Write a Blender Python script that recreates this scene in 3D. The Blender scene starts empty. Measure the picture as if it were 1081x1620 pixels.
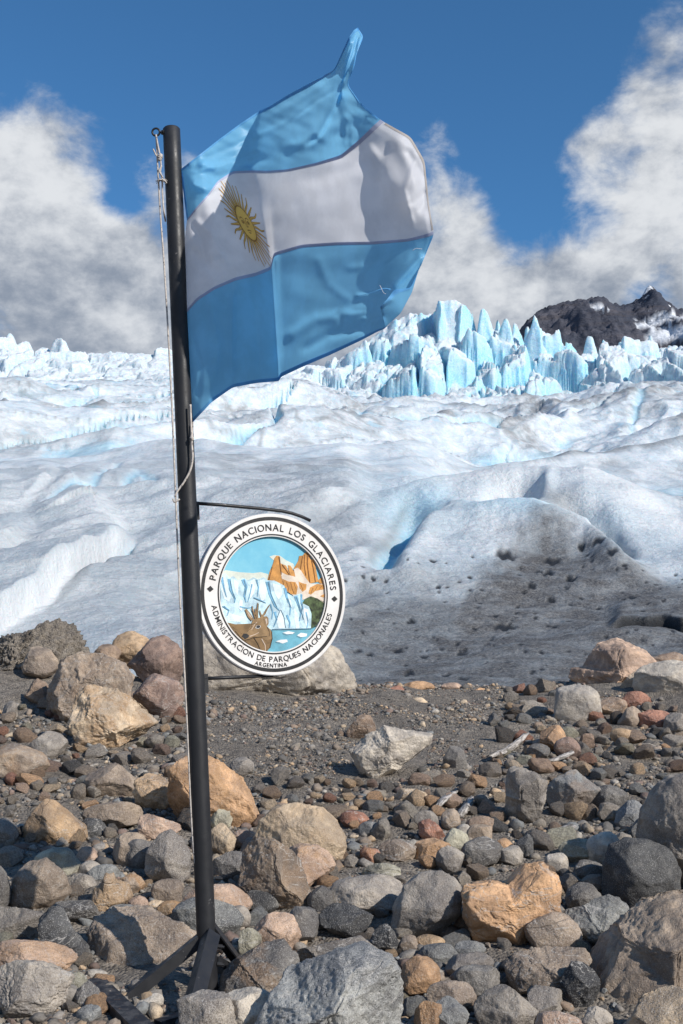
import bpy, math, random
import numpy as np
from mathutils import Vector, Matrix

# ------------------------------------------------------------------ camera, sky, sun, exposure
scene = bpy.context.scene
COL = scene.collection
R = math.radians
CAM_Z, PITCH, FPX = 1.0, R(8.5), 1800.0          # eye height (m), upward pitch, focal length in photo pixels
cam_data = bpy.data.cameras.new('camera')
cam_data.sensor_fit = 'VERTICAL'
cam_data.sensor_height = 36.0
cam_data.lens = 36.0 * FPX / 1620.0
cam_data.clip_start = 0.05
cam_data.clip_end = 20000
cam = bpy.data.objects.new('camera', cam_data)
COL.objects.link(cam)
cam.location = (0, 0, CAM_Z)
cam.rotation_euler = (math.pi / 2 + PITCH, 0, 0)
scene.camera = cam

SUN_AZ, SUN_EL = R(48), R(32)                     # azimuth measured from behind the camera towards the right
SUN = Vector((math.sin(SUN_AZ) * math.cos(SUN_EL), -math.cos(SUN_AZ) * math.cos(SUN_EL), math.sin(SUN_EL)))
sun_data = bpy.data.lights.new('sun', 'SUN')
sun_data.energy = 4.3
sun_data.angle = R(0.53)
sun_data.color = (1.0, 0.945, 0.87)
sun = bpy.data.objects.new('sun', sun_data)
COL.objects.link(sun)
sun.rotation_euler = SUN.to_track_quat('Z', 'Y').to_euler()
sun.location = (20, -10, 30)

scene.view_settings.view_transform = 'Standard'
scene.view_settings.look = 'None'
scene.view_settings.exposure = 0.12
scene.view_settings.gamma = 1.0
scene.view_settings.use_curve_mapping = False

CP, SP = math.cos(PITCH), math.sin(PITCH)
def ray(px, py):
    u, v = (px - 540.5) / FPX, (py - 810.0) / FPX
    return np.array([u, CP + SP * v, SP - CP * v])
def W(px, py, Y):
    """world point seen at photo pixel (px, py) on the plane at distance Y in front of the camera"""
    d = ray(px, py)
    return np.array([0, 0, CAM_Z]) + d * (Y / d[1])
def WD(px, py, depth):
    return np.array([0, 0, CAM_Z]) + ray(px, py) * depth

class N:
    """tiny node-tree helper"""
    def __init__(self, tree):
        self.t = tree
        self.L = tree.links
    def new(self, typ, **kw):
        n = self.t.nodes.new(typ)
        for k, v in kw.items():
            setattr(n, k, v)
        return n
    def put(self, sock, val):
        if hasattr(val, 'is_linked') or isinstance(val, bpy.types.NodeSocket):
            self.L.new(val, sock)
        else:
            sock.default_value = val
    def math(self, op, a, b=0.0, c=0.0, clamp=False):
        n = self.new('ShaderNodeMath', operation=op, use_clamp=clamp)
        for s, v in zip(n.inputs, (a, b, c)):
            self.put(s, v)
        return n.outputs[0]
    def vmath(self, op, a, b=(0, 0, 0)):
        n = self.new('ShaderNodeVectorMath', operation=op)
        self.put(n.inputs[0], a)
        self.put(n.inputs[1], b)
        return n.outputs[1] if op in ('DISTANCE', 'DOT_PRODUCT', 'LENGTH') else n.outputs[0]
    def ramp(self, v, lo, hi, a=0.0, b=1.0, smooth=True):
        n = self.new('ShaderNodeMapRange', interpolation_type='SMOOTHSTEP' if smooth else 'LINEAR')
        for i, x in enumerate((v, lo, hi, a, b)):
            self.put(n.inputs[i], x)
        return n.outputs[0]
    def noise(self, vec, scale, detail=4, rough=0.55, dist=0.0, lac=2.0):
        n = self.new('ShaderNodeTexNoise')
        if vec is not None:
            self.L.new(vec, n.inputs['Vector'])
        self.put(n.inputs['Scale'], scale)
        n.inputs['Detail'].default_value = detail
        n.inputs['Roughness'].default_value = rough
        n.inputs['Lacunarity'].default_value = lac
        n.inputs['Distortion'].default_value = dist
        return n.outputs['Fac']
    def mix(self, f, a, b, mode='MIX'):
        n = self.new('ShaderNodeMix', data_type='RGBA', blend_type=mode)
        self.put(n.inputs[0], f)
        for s, v in ((n.inputs[6], a), (n.inputs[7], b)):
            if not isinstance(v, bpy.types.NodeSocket) and len(v) == 3:
                v = (*v, 1.0)
            self.put(s, v)
        return n.outputs[2]
    def mapping(self, vec, loc=(0, 0, 0), rot=(0, 0, 0), scale=(1, 1, 1)):
        n = self.new('ShaderNodeMapping')
        self.L.new(vec, n.inputs[0])
        n.inputs[1].default_value, n.inputs[2].default_value, n.inputs[3].default_value = loc, rot, scale
        return n.outputs[0]
    def bump(self, h, strength=0.5, dist=0.01, normal=None):
        n = self.new('ShaderNodeBump')
        self.put(n.inputs['Strength'], strength)
        n.inputs['Distance'].default_value = dist
        self.L.new(h, n.inputs['Height'])
        if normal is not None:
            self.L.new(normal, n.inputs['Normal'])
        return n.outputs[0]

world = bpy.data.worlds.new('World')
scene.world = world
world.use_nodes = True
SKY_STRENGTH = 0.15
def build_world():
    t = world.node_tree
    t.nodes.clear()
    n = N(t)
    out = n.new('ShaderNodeOutputWorld')
    bg = n.new('ShaderNodeBackground')
    bg.inputs[1].default_value = SKY_STRENGTH
    n.L.new(bg.outputs[0], out.inputs[0])
    sky = n.new('ShaderNodeTexSky', sky_type='NISHITA')
    sky.sun_disc = False
    sky.sun_elevation = SUN_EL
    sky.sun_rotation = math.atan2(SUN.x, SUN.y)
    sky.altitude = 1500
    sky.air_density = 1.0
    sky.dust_density = 0.25
    sky.ozone_density = 3.0
    d = n.new('ShaderNodeTexCoord').outputs['Generated']
    sep = n.new('ShaderNodeSeparateXYZ')
    n.L.new(d, sep.inputs[0])
    skyc = n.mix(1.0, sky.outputs[0], (0.41, 0.735, 0.88), 'MULTIPLY')
    # cloud layer: fractal noise in a flattened dome, gathered into the banks seen over the glacier
    p = n.mapping(d, scale=(1.0, 1.0, 1.45))
    big = n.noise(p, 4.2, 3, 0.5)
    fine = n.noise(p, 15.0, 11, 0.60, 0.20)
    el = sep.outputs[2]
    cover = n.ramp(el, 0.50, 0.25, -0.22, 0.32)
    blobs = [  # photo pixel of a cloud mass (+) or clear patch (-), angular radius in pixels, weight
        (30, 310, 150, .34), (150, 470, 150, .28), (-60, 180, 130, .26), (95, 165, 70, .17), (60, 215, 110, .16), (200, 190, 60, .10), (10, 95, 45, .16), (60, 120, 50, .10), (330, 240, 120, .24), (430, 180, 90, .10), (130, 230, 90, .12), (250, 420, 130, .20),
        (690, 185, 70, .22), (740, 300, 120, .28), (640, 440, 150, .18), (850, 420, 130, .22), (960, 440, 130, .14),
        (1000, 235, 140, .38), (905, 215, 80, .22), (1040, 60, 120, .30), (1130, 160, 150, .26), (600, 5, 40, .10),
        (450, 60, 260, -.30), (180, 90, 110, -.16), (820, 110, 150, -.30), (190, 320, 45, -.22), (845, 325, 90, -.34), (790, 270, 80, -.16), (930, 370, 50, -.16),
        (1020, 470, 60, -.25), (560, 300, 120, -.05), (940, 120, 50, -.12)]
    acc = cover
    for bx, by, br, wgt in blobs:
        v = ray(bx, by)
        v = v / np.linalg.norm(v)
        dist = n.vmath('DISTANCE', d, tuple(v))
        acc = n.math('ADD', acc, n.ramp(dist, br * 1.25 / FPX, 0.0, 0.0, wgt))
    dens = n.math('ADD', acc, n.math('ADD', n.math('MULTIPLY', big, 0.45), n.math('MULTIPLY', fine, 0.85)))
    alpha = n.ramp(dens, 0.64, 0.93)
    # lit tops and grey bases: compare with the density a little way towards the sun
    q = n.vmath('ADD', p, (SUN.x * 0.020, SUN.y * 0.020, 0.045))
    f2 = n.noise(q, 15.0, 7, 0.57, 0.20)
    b2 = n.noise(q, 4.2, 2, 0.5)
    lit = n.math('ADD', n.math('MULTIPLY', n.math('SUBTRACT', fine, f2), 3.6), n.math('MULTIPLY', n.math('SUBTRACT', big, b2), 3.0))
    thick = n.ramp(dens, 0.80, 1.45)
    lit = n.math('ADD', n.math('MULTIPLY', lit, .55), n.math('MULTIPLY', n.math('SUBTRACT', n.noise(p, 34.0, 8, .62), .5), 1.3))
    lev = n.math('ADD', n.math('ADD', 0.60, lit), n.math('MULTIPLY', thick, -0.40))
    lowgrey = n.ramp(el, 0.24, 0.38, -0.30, 0.06)
    lev = n.ramp(n.math('ADD', lev, lowgrey), -.15, 1.10)
    k = 1.0 / SKY_STRENGTH
    cloud = n.mix(lev, (0.25 * k, 0.285 * k, 0.345 * k), (0.74 * k, 0.755 * k, 0.77 * k))
    n.L.new(n.mix(n.math('MULTIPLY', alpha, 0.93), skyc, cloud), bg.inputs[0])
build_world()

# ------------------------------------------------------------------ helpers
rng = np.random.default_rng(7)

def _hash(ix, iy, iz, seed):
    h = (ix.astype(np.int64) * 374761393 + iy.astype(np.int64) * 668265263 + iz.astype(np.int64) * 2147483647 + seed * 1274126177) & 0xFFFFFFFF
    h = ((h ^ (h >> 13)) * 1274126177) & 0xFFFFFFFF
    h = ((h ^ (h >> 16)) * 2246822519) & 0xFFFFFFFF
    return (h ^ (h >> 15)) & 0xFFFF
def noise2(x, y, seed=0):
    x0, y0 = np.floor(x), np.floor(y)
    fx, fy = x - x0, y - y0
    ux, uy = fx * fx * fx * (fx * (fx * 6 - 15) + 10), fy * fy * fy * (fy * (fy * 6 - 15) + 10)
    zero = np.zeros_like(x0)
    def g(dx, dy):
        a = _hash(x0 + dx, y0 + dy, zero, seed) * (2 * np.pi / 65536)
        return np.cos(a) * (fx - dx) + np.sin(a) * (fy - dy)
    a, b, c, d = g(0, 0), g(1, 0), g(0, 1), g(1, 1)
    return 1.5 * ((a + (b - a) * ux) + ((c + (d - c) * ux) - (a + (b - a) * ux)) * uy)
def fbm2(x, y, seed=0, octaves=4, gain=0.5, ridged=False):
    s, a, tot = 0, 1.0, 0
    for i in range(octaves):
        v = noise2(x * 2 ** i + 13.7 * i, y * 2 ** i - 7.1 * i, seed + i)
        s = s + a * ((1 - 2 * np.abs(v)) if ridged else v)
        tot += a
        a *= gain
    return s / tot
def noise3(p, seed=0):
    p0 = np.floor(p)
    f = p - p0
    u = f * f * f * (f * (f * 6 - 15) + 10)
    out = 0
    for dx in (0, 1):
        for dy in (0, 1):
            for dz in (0, 1):
                h = _hash(p0[:, 0] + dx, p0[:, 1] + dy, p0[:, 2] + dz, seed)
                a = h * (2 * np.pi / 65536)
                z = ((h * 7919) % 65536) / 32768.0 - 1
                r = np.sqrt(1 - z * z)
                g = r * np.cos(a) * (f[:, 0] - dx) + r * np.sin(a) * (f[:, 1] - dy) + z * (f[:, 2] - dz)
                w = (u[:, 0] if dx else 1 - u[:, 0]) * (u[:, 1] if dy else 1 - u[:, 1]) * (u[:, 2] if dz else 1 - u[:, 2])
                out = out + g * w
    return out * 1.5
def smooth(a, b, x):
    t = np.clip((x - a) / (b - a), 0, 1)
    return t * t * (3 - 2 * t)

def mesh_from(name, verts, faces, shade=True):
    """verts (n,3) array; faces: (m,3) or (m,4) array or list of lists"""
    me = bpy.data.meshes.new(name)
    verts = np.asarray(verts, dtype=np.float32)
    if isinstance(faces, np.ndarray):
        m, k = faces.shape
        me.vertices.add(len(verts))
        me.vertices.foreach_set('co', verts.ravel())
        me.loops.add(m * k)
        me.loops.foreach_set('vertex_index', faces.astype(np.int32).ravel())
        me.polygons.add(m)
        me.polygons.foreach_set('loop_start', np.arange(0, m * k, k, dtype=np.int32))
        me.update(calc_edges=True)
    else:
        me.from_pydata([tuple(map(float, v)) for v in verts], [], [tuple(map(int, f)) for f in faces])
    if shade:
        me.polygons.foreach_set('use_smooth', np.ones(len(me.polygons), dtype=bool))
    me.update()
    return me
def link(name, me, mat=None, parent=None, loc=None):
    o = bpy.data.objects.new(name, me)
    COL.objects.link(o)
    if mat is not None and me is not None and not me.materials:
        me.materials.append(mat)
    if parent is not None:
        o.parent = parent
    if loc is not None:
        o.location = loc
    return o
def tag(o, label=None, cat=None, group=None, kind=None):
    if label: o['label'] = label
    if cat: o['category'] = cat
    if group: o['group'] = group
    if kind: o['kind'] = kind
    return o
def grid_faces(nu, nv):
    i = np.arange(nu * nv).reshape(nv, nu)
    return np.stack([i[:-1, :-1], i[:-1, 1:], i[1:, 1:], i[1:, :-1]], -1).reshape(-1, 4)
def fattr(me, name, arr):
    a = me.attributes.new(name, 'FLOAT', 'POINT')
    a.data.foreach_set('value', np.asarray(arr, dtype=np.float32).ravel())
def tube(points, radius, seg=10, caps=True):
    """verts, faces of a round tube along a polyline; radius is a number or one per point"""
    P = np.asarray(points, float)
    rad = np.broadcast_to(np.asarray(radius, float), (len(P),))
    T = np.gradient(P, axis=0)
    T /= np.linalg.norm(T, axis=1)[:, None]
    a = np.array([0, 0, 1.0]) if abs(T[0][2]) < 0.9 else np.array([1.0, 0, 0])
    n = np.cross(T[0], a); n /= np.linalg.norm(n)
    V, F = [], []
    for i in range(len(P)):
        n = n - T[i] * np.dot(n, T[i]); n /= np.linalg.norm(n)
        b = np.cross(T[i], n)
        for k in range(seg):
            c, s = math.cos(2 * math.pi * k / seg), math.sin(2 * math.pi * k / seg)
            V.append(P[i] + rad[i] * (c * n + s * b))
    for i in range(len(P) - 1):
        for k in range(seg):
            k2 = (k + 1) % seg
            F.append([i * seg + k, i * seg + k2, (i + 1) * seg + k2, (i + 1) * seg + k])
    if caps:
        F.append(list(range(seg))[::-1])
        F.append([(len(P) - 1) * seg + k for k in range(seg)])
    return V, F
def smooth_line(pts, n=60):
    """Catmull-Rom through points"""
    P = np.asarray(pts, float)
    P = np.vstack([2 * P[0] - P[1], P, 2 * P[-1] - P[-2]])
    out = []
    m = len(P) - 3
    for t in np.linspace(0, m - 1e-6, n):
        i = int(t); f = t - i
        p0, p1, p2, p3 = P[i:i + 4]
        out.append(0.5 * ((2 * p1) + (-p0 + p2) * f + (2 * p0 - 5 * p1 + 4 * p2 - p3) * f * f + (-p0 + 3 * p1 - 3 * p2 + p3) * f ** 3))
    return np.array(out)
class MB:
    """collects pieces into one mesh"""
    def __init__(self): self.v, self.f = [], []
    def add(self, vf):
        v, f = vf
        o = len(self.v)
        self.v += [tuple(map(float, p)) for p in v]
        self.f += [[o + int(i) for i in q] for q in f]
        return self
    def build(self, name, mat, parent=None, shade=False, loc=None):
        me = mesh_from(name, self.v, self.f, shade)
        return link(name, me, mat, parent, loc)

def material(name, base=(0.5, 0.5, 0.5), rough=0.7, spec=0.3, metal=0.0):
    m = bpy.data.materials.new(name)
    m.use_nodes = True
    b = m.node_tree.nodes['Principled BSDF']
    b.inputs['Base Color'].default_value = (*base, 1)
    b.inputs['Roughness'].default_value = rough
    b.inputs['Specular IOR Level'].default_value = spec
    b.inputs['Metallic'].default_value = metal
    return m, N(m.node_tree), b
def coords(n, which='Object'):
    return n.new('ShaderNodeTexCoord').outputs[which]
def attr(n, name, out='Fac'):
    a = n.new('ShaderNodeAttribute', attribute_name=name)
    return a.outputs[out]
# ------------------------------------------------------------------ materials of the setting
def make_ground_mat():
    m, n, b = material('till_soil', rough=0.95, spec=0.15)
    c = coords(n)
    lg = n.noise(c, 1.3, 5, 0.6)
    md = n.noise(c, 14, 6, 0.65)
    fi = n.noise(c, 95, 5, 0.7)
    vor = n.new('ShaderNodeTexVoronoi', feature='F1')
    n.L.new(c, vor.inputs['Vector']); vor.inputs['Scale'].default_value = 75
    vcol = n.new('ShaderNodeSeparateColor'); n.L.new(vor.outputs['Color'], vcol.inputs[0])
    col = n.mix(n.ramp(lg, .35, .65), (0.225, 0.196, 0.165), (0.315, 0.275, 0.230))
    col = n.mix(n.ramp(md, .42, .66), col, (0.135, 0.118, 0.102))
    grit = n.mix(vcol.outputs[0], (0.06, 0.058, 0.056), (0.30, 0.26, 0.21))
    col = n.mix(n.math('MULTIPLY', n.ramp(vcol.outputs[1], .45, .75), 0.65), col, grit)
    n.L.new(col, b.inputs['Base Color'])
    h = n.math('ADD', n.math('MULTIPLY', md, 1.0), n.math('ADD', n.math('MULTIPLY', fi, 0.35), n.math('MULTIPLY', vor.outputs['Distance'], -0.5)))
    n.L.new(n.bump(h, 0.9, 0.03), b.inputs['Normal'])
    return m
def make_ice_mat():
    m, n, b = material('glacier_ice', rough=0.55, spec=0.25)
    c = coords(n)
    dirt, blue, far = attr(n, 'dirt'), attr(n, 'blue'), attr(n, 'far')
    cr = n.mapping(c, rot=(0, 0, R(-38)), scale=(1.0, 0.38, 1.0))
    st = n.noise(cr, 0.10, 7, 0.62, 0.6)            # long dirt streaks
    st2 = n.noise(cr, 0.9, 5, 0.6, 0.3)
    sp = n.noise(c, 26, 5, 0.75)                     # granular cryoconite
    gr = n.noise(c, 120, 3, 0.7)
    ptch = n.noise(c, 2.2, 5, 0.6)
    clean = n.mix(n.ramp(st2, .35, .65), (0.70, 0.745, 0.77), (0.54, 0.62, 0.675))
    clean = n.mix(n.math('MULTIPLY', n.ramp(ptch, .52, .72), .5), clean, (0.74, 0.77, 0.78))
    # grey streaks over the middle of the glacier
    sf = n.math('MULTIPLY', n.ramp(st, .43, .62), n.ramp(st2, .30, .62, .25, .85))
    sf = n.math('MULTIPLY', sf, attr(n, 'streak'))
    clean = n.mix(sf, clean, (0.26, 0.255, 0.25))
    th = n.math('MULTIPLY', n.ramp(n.math('ABSOLUTE', n.math('SUBTRACT', n.noise(cr, .16, 7, .6, .8), .5)), .022, .0), n.math('MULTIPLY', attr(n, 'streak'), .22))
    clean = n.mix(th, clean, (0.20, 0.185, 0.17))
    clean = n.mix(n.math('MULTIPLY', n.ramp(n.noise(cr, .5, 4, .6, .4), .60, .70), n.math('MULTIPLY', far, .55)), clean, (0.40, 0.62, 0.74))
    clean = n.mix(attr(n, 'white'), clean, (0.74, 0.77, 0.78))
    crust = n.math('MULTIPLY', n.ramp(n.noise(c, 4.5, 7, .72, .3), .46, .66), n.math('SUBTRACT', .34, n.math('MULTIPLY', far, .24)))
    clean = n.mix(n.math('MULTIPLY', crust, n.math('SUBTRACT', 1.0, attr(n, 'white'))), clean, (0.36, 0.385, 0.40))
    # dense blue ice
    bl = n.mix(n.ramp(ptch, .3, .7), (0.20, 0.56, 0.77), (0.38, 0.72, 0.86))
    col = n.mix(blue, clean, bl)
    # debris covered ice
    dn = n.math('ADD', dirt, n.math('MULTIPLY', n.math('SUBTRACT', ptch, .5), n.math('MULTIPLY', dirt, 0.9)), clamp=True)
    dcol = n.mix(n.ramp(sp, .40, .64), (0.070, 0.067, 0.064), (0.222, 0.216, 0.208))
    dcol = n.mix(n.math('MULTIPLY', n.ramp(gr, .62, .74), .8), dcol, (0.50, 0.50, 0.50))
    col = n.mix(dn, col, dcol)
    col = n.mix(attr(n, 'pit'), col, (0.020, 0.021, 0.023))
    n.L.new(col, b.inputs['Base Color'])
    clear = n.math('SUBTRACT', 1.0, n.math('MAXIMUM', dn, sf))
    n.L.new(n.math('MULTIPLY', clear, n.math('ADD', .22, n.math('MULTIPLY', blue, .6)), clamp=True), b.inputs['Subsurface Weight'])
    b.inputs['Subsurface Radius'].default_value = (.25, .75, 1.0)
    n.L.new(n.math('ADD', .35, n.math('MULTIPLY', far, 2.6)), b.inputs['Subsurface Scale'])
    h = n.math('ADD', n.math('MULTIPLY', n.noise(c, 7, 6, .65), 1.0), n.math('MULTIPLY', sp, .30))
    near = n.bump(h, 0.75, 0.14)
    hf = n.noise(c, 0.55, 7, .62)
    mixn = n.new('ShaderNodeMix', data_type='VECTOR')
    n.put(mixn.inputs[0], far); n.L.new(near, mixn.inputs[4]); n.L.new(n.bump(hf, 0.45, 1.6), mixn.inputs[5])
    n.L.new(mixn.outputs[1], b.inputs['Normal'])
    return m
def make_mountain_mat():
    m, n, b = material('hazed_mountain_rock', rough=0.95, spec=0.1)
    c = coords(n)
    a = n.noise(n.mapping(c, scale=(1, 1, 2.2)), 0.0045, 8, 0.65)
    st = n.noise(n.mapping(c, rot=(0, R(14), 0), scale=(.3, .3, 3)), 0.012, 6, .6)
    col = n.mix(n.ramp(a, .35, .65), (0.062, 0.070, 0.094), (0.120, 0.118, 0.138))  # rock tones lifted and blued, so distance haze sits in the colour
    col = n.mix(n.math('MULTIPLY', n.ramp(st, .5, .65), .45), col, (0.085, 0.072, 0.072))
    geo = n.new('ShaderNodeNewGeometry')
    sz = n.new('ShaderNodeSeparateXYZ'); n.L.new(geo.outputs['Normal'], sz.inputs[0])
    sn = n.noise(c, 0.0035, 7, .62, .5)
    snow = n.math('MULTIPLY', n.ramp(sn, .63, .67), n.ramp(sz.outputs[2], .25, .45))
    snow = n.math('MAXIMUM', snow, n.math('MULTIPLY', attr(n, 'snow'), n.ramp(sn, .34, .42)))
    col = n.mix(snow, col, (0.80, 0.83, 0.87))
    n.L.new(col, b.inputs['Base Color'])
    n.L.new(n.bump(a, 1.0, 60), b.inputs['Normal'])
    return m
M_GROUND, M_ICE, M_MOUNT = make_ground_mat(), make_ice_mat(), make_mountain_mat()

# ------------------------------------------------------------------ ground of glacial till
GY = [-400, -20, 2, 3.6, 4.5, 6, 7.5, 9, 10, 11, 13, 20, 60, 400]
GZ = [-6, -.4, -.2, -.04, .11, .36, .62, .90, .965, .84, .5, .0, -2, -8]
def ground_z(x, y, detail=True):
    x, y = np.asarray(x, float), np.asarray(y, float)
    z = np.interp(y, GY, GZ)
    z = z + .26 * np.exp(-((x + 2.75) / .75) ** 2 - ((y - 9.6) / 1.0) ** 2)
    z = z + .06 * np.exp(-((x + 1.6) / .8) ** 2 - ((y - 9.6) / 1.0) ** 2)
    z = z + .12 * np.exp(-((x - 2.9) / .8) ** 2 - ((y - 9.6) / 1.2) ** 2)
    z = z - .05 * np.exp(-((x - 1.6) / .8) ** 2 - ((y - 8.8) / .9) ** 2)
    if detail:
        w = np.clip(1 - np.abs(x) / 30, 0, 1)
        z = z + w * np.exp(-((y - 9.4) / 1.1) ** 2) * .09 * fbm2(x * .8 + 3.1, y * .5, 13, 3)
        z = z + w * (.05 * fbm2(x * .9, y * .9, 3, 3) + .034 * fbm2(x * 4.5, y * 4.5, 9, 4))
    return z
def hit_ground(px, py, lo=2.6, hi=10.2):
    d = ray(px, py)
    Ys = np.linspace(lo, hi, 400)
    t = Ys / d[1]
    below = (CAM_Z + d[2] * t) <= ground_z(d[0] * t, Ys, False)
    i = int(np.argmax(below)) if below.any() else -1
    return Ys[i] if below.any() else None
def build_ground():
    core_x = np.arange(-5.2, 5.2001, .045)
    xs = np.concatenate([[-400, -150, -60, -30, -16, -10, -8, -6.5], core_x, [6.5, 8, 10, 16, 30, 60, 150, 400]])
    ys = np.concatenate([[-400, -100, -30, -10, -4, -1, .5, 1.5, 2.2], np.arange(2.7, 11.2, .045), [11.8, 13, 16, 25, 60, 150, 400]])
    X, Y = np.meshgrid(xs, ys)
    Z = ground_z(X, Y)
    me = mesh_from('ground', np.stack([X, Y, Z], -1).reshape(-1, 3), grid_faces(len(xs), len(ys)))
    tag(link('ground', me, M_GROUND), 'dark gritty glacial till sloping up from the pole to the ice', 'ground', kind='structure')
build_ground()

# ------------------------------------------------------------------ glacier
# smooth line of the ice surface: photo row at which it shows, and its distance from the camera
BY = np.array([1150, 1090, 990, 880, 770, 742, 722, 692, 664, 640, 618, 600, 588, 580])
BR = np.array([9.2, 11, 16, 22, 30, 45, 60, 90, 130, 180, 240, 320, 420, 700.])
def r_of_y(y): return np.exp(np.interp(-y, -BY, np.log(BR)))
def y_of_r(r): return -np.interp(np.log(r), np.log(BR), -BY)
def tan_el(y):
    return np.tan(PITCH + np.arctan((810 - y) / FPX))
def frame_cols(step_in):
    return np.concatenate([np.arange(-900, -120, 12.), np.arange(-120, 1200, step_in), np.arange(1200, 2000, 12.)])
def az_x(c, r):            # world x of column c at distance r
    return (c - 540.5) / FPX * r
HOLES = [(560,380,55,22),(697,378,50,18),(684,414,32,20),(752,434,32,22),(637,452,25,12),(693,477,24,12),(786,358,22,12),(838,364,40,14),(877,396,35,16),
 (912,420,18,8),(935,488,38,14),(529,526,20,9),(552,551,60,18),(645,527,14,7),(772,570,28,10),(738,603,30,12),(428,616,32,14),(271,692,26,20),(280,716,18,10),
 (381,705,28,14),(430,721,32,14),(316,624,24,10),(157,627,18,14),(345,412,22,12),(360,466,16,10),(240,606,30,12),(125,620,20,16),(743,534,20,8),(700,548,20,8),
 (283,550,18,10),(415,596,14,8),(905,490,14,8),(830,500,16,8),(655,410,20,10),(815,395,14,8),(740,460,14,7),(500,600,14,7),(180,668,16,10),(600,640,18,8),(660,660,16,8),(850,560,16,8)]
def seg_sd(c, y, pts):
    """signed distance (px) to a polyline; positive to the right / below of its direction; and position along 0..1"""
    best = np.full(c.shape, 1e9); sg = np.zeros(c.shape); al = np.zeros(c.shape)
    pts = np.asarray(pts, float)
    for i in range(len(pts) - 1):
        a, b = pts[i], pts[i + 1]
        d = b - a; L = np.hypot(*d)
        t = np.clip(((c - a[0]) * d[0] + (y - a[1]) * d[1]) / L ** 2, 0, 1)
        qx, qy = c - a[0] - t * d[0], y - a[1] - t * d[1]
        dist = np.hypot(qx, qy)
        s = np.sign(d[0] * qy - d[1] * qx)
        m = dist < best
        best[m] = dist[m]; sg[m] = s[m]; al[m] = ((i + t) / (len(pts) - 1))[m]
    return best * sg, al
def cells2(x, y, seed, jit=.9):
    """jittered cells: distance to nearest and second nearest seed, id of the nearest, offset from it"""
    ix, iy = np.floor(x), np.floor(y)
    d1 = np.full(x.shape, 9.); d2 = np.full(x.shape, 9.); idn = np.zeros(x.shape, np.int64); ox = np.zeros(x.shape); oy = np.zeros(x.shape)
    zero = np.zeros_like(ix)
    for a in (-1, 0, 1):
        for b in (-1, 0, 1):
            cx, cy = ix + a, iy + b
            h1, h2 = _hash(cx, cy, zero, seed), _hash(cx, cy, zero, seed + 1)
            px, py = cx + .5 + jit * (h1 / 65536 - .5), cy + .5 + jit * (h2 / 65536 - .5)
            dx, dy = x - px, y - py
            d = np.hypot(dx, dy)
            nearer = d < d1
            d2 = np.where(nearer, d1, np.minimum(d2, d))
            d1 = np.where(nearer, d, d1)
            idn = np.where(nearer, h1 * 65536 + h2, idn); ox = np.where(nearer, dx, ox); oy = np.where(nearer, dy, oy)
    return d1, d2, idn, ox, oy
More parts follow.
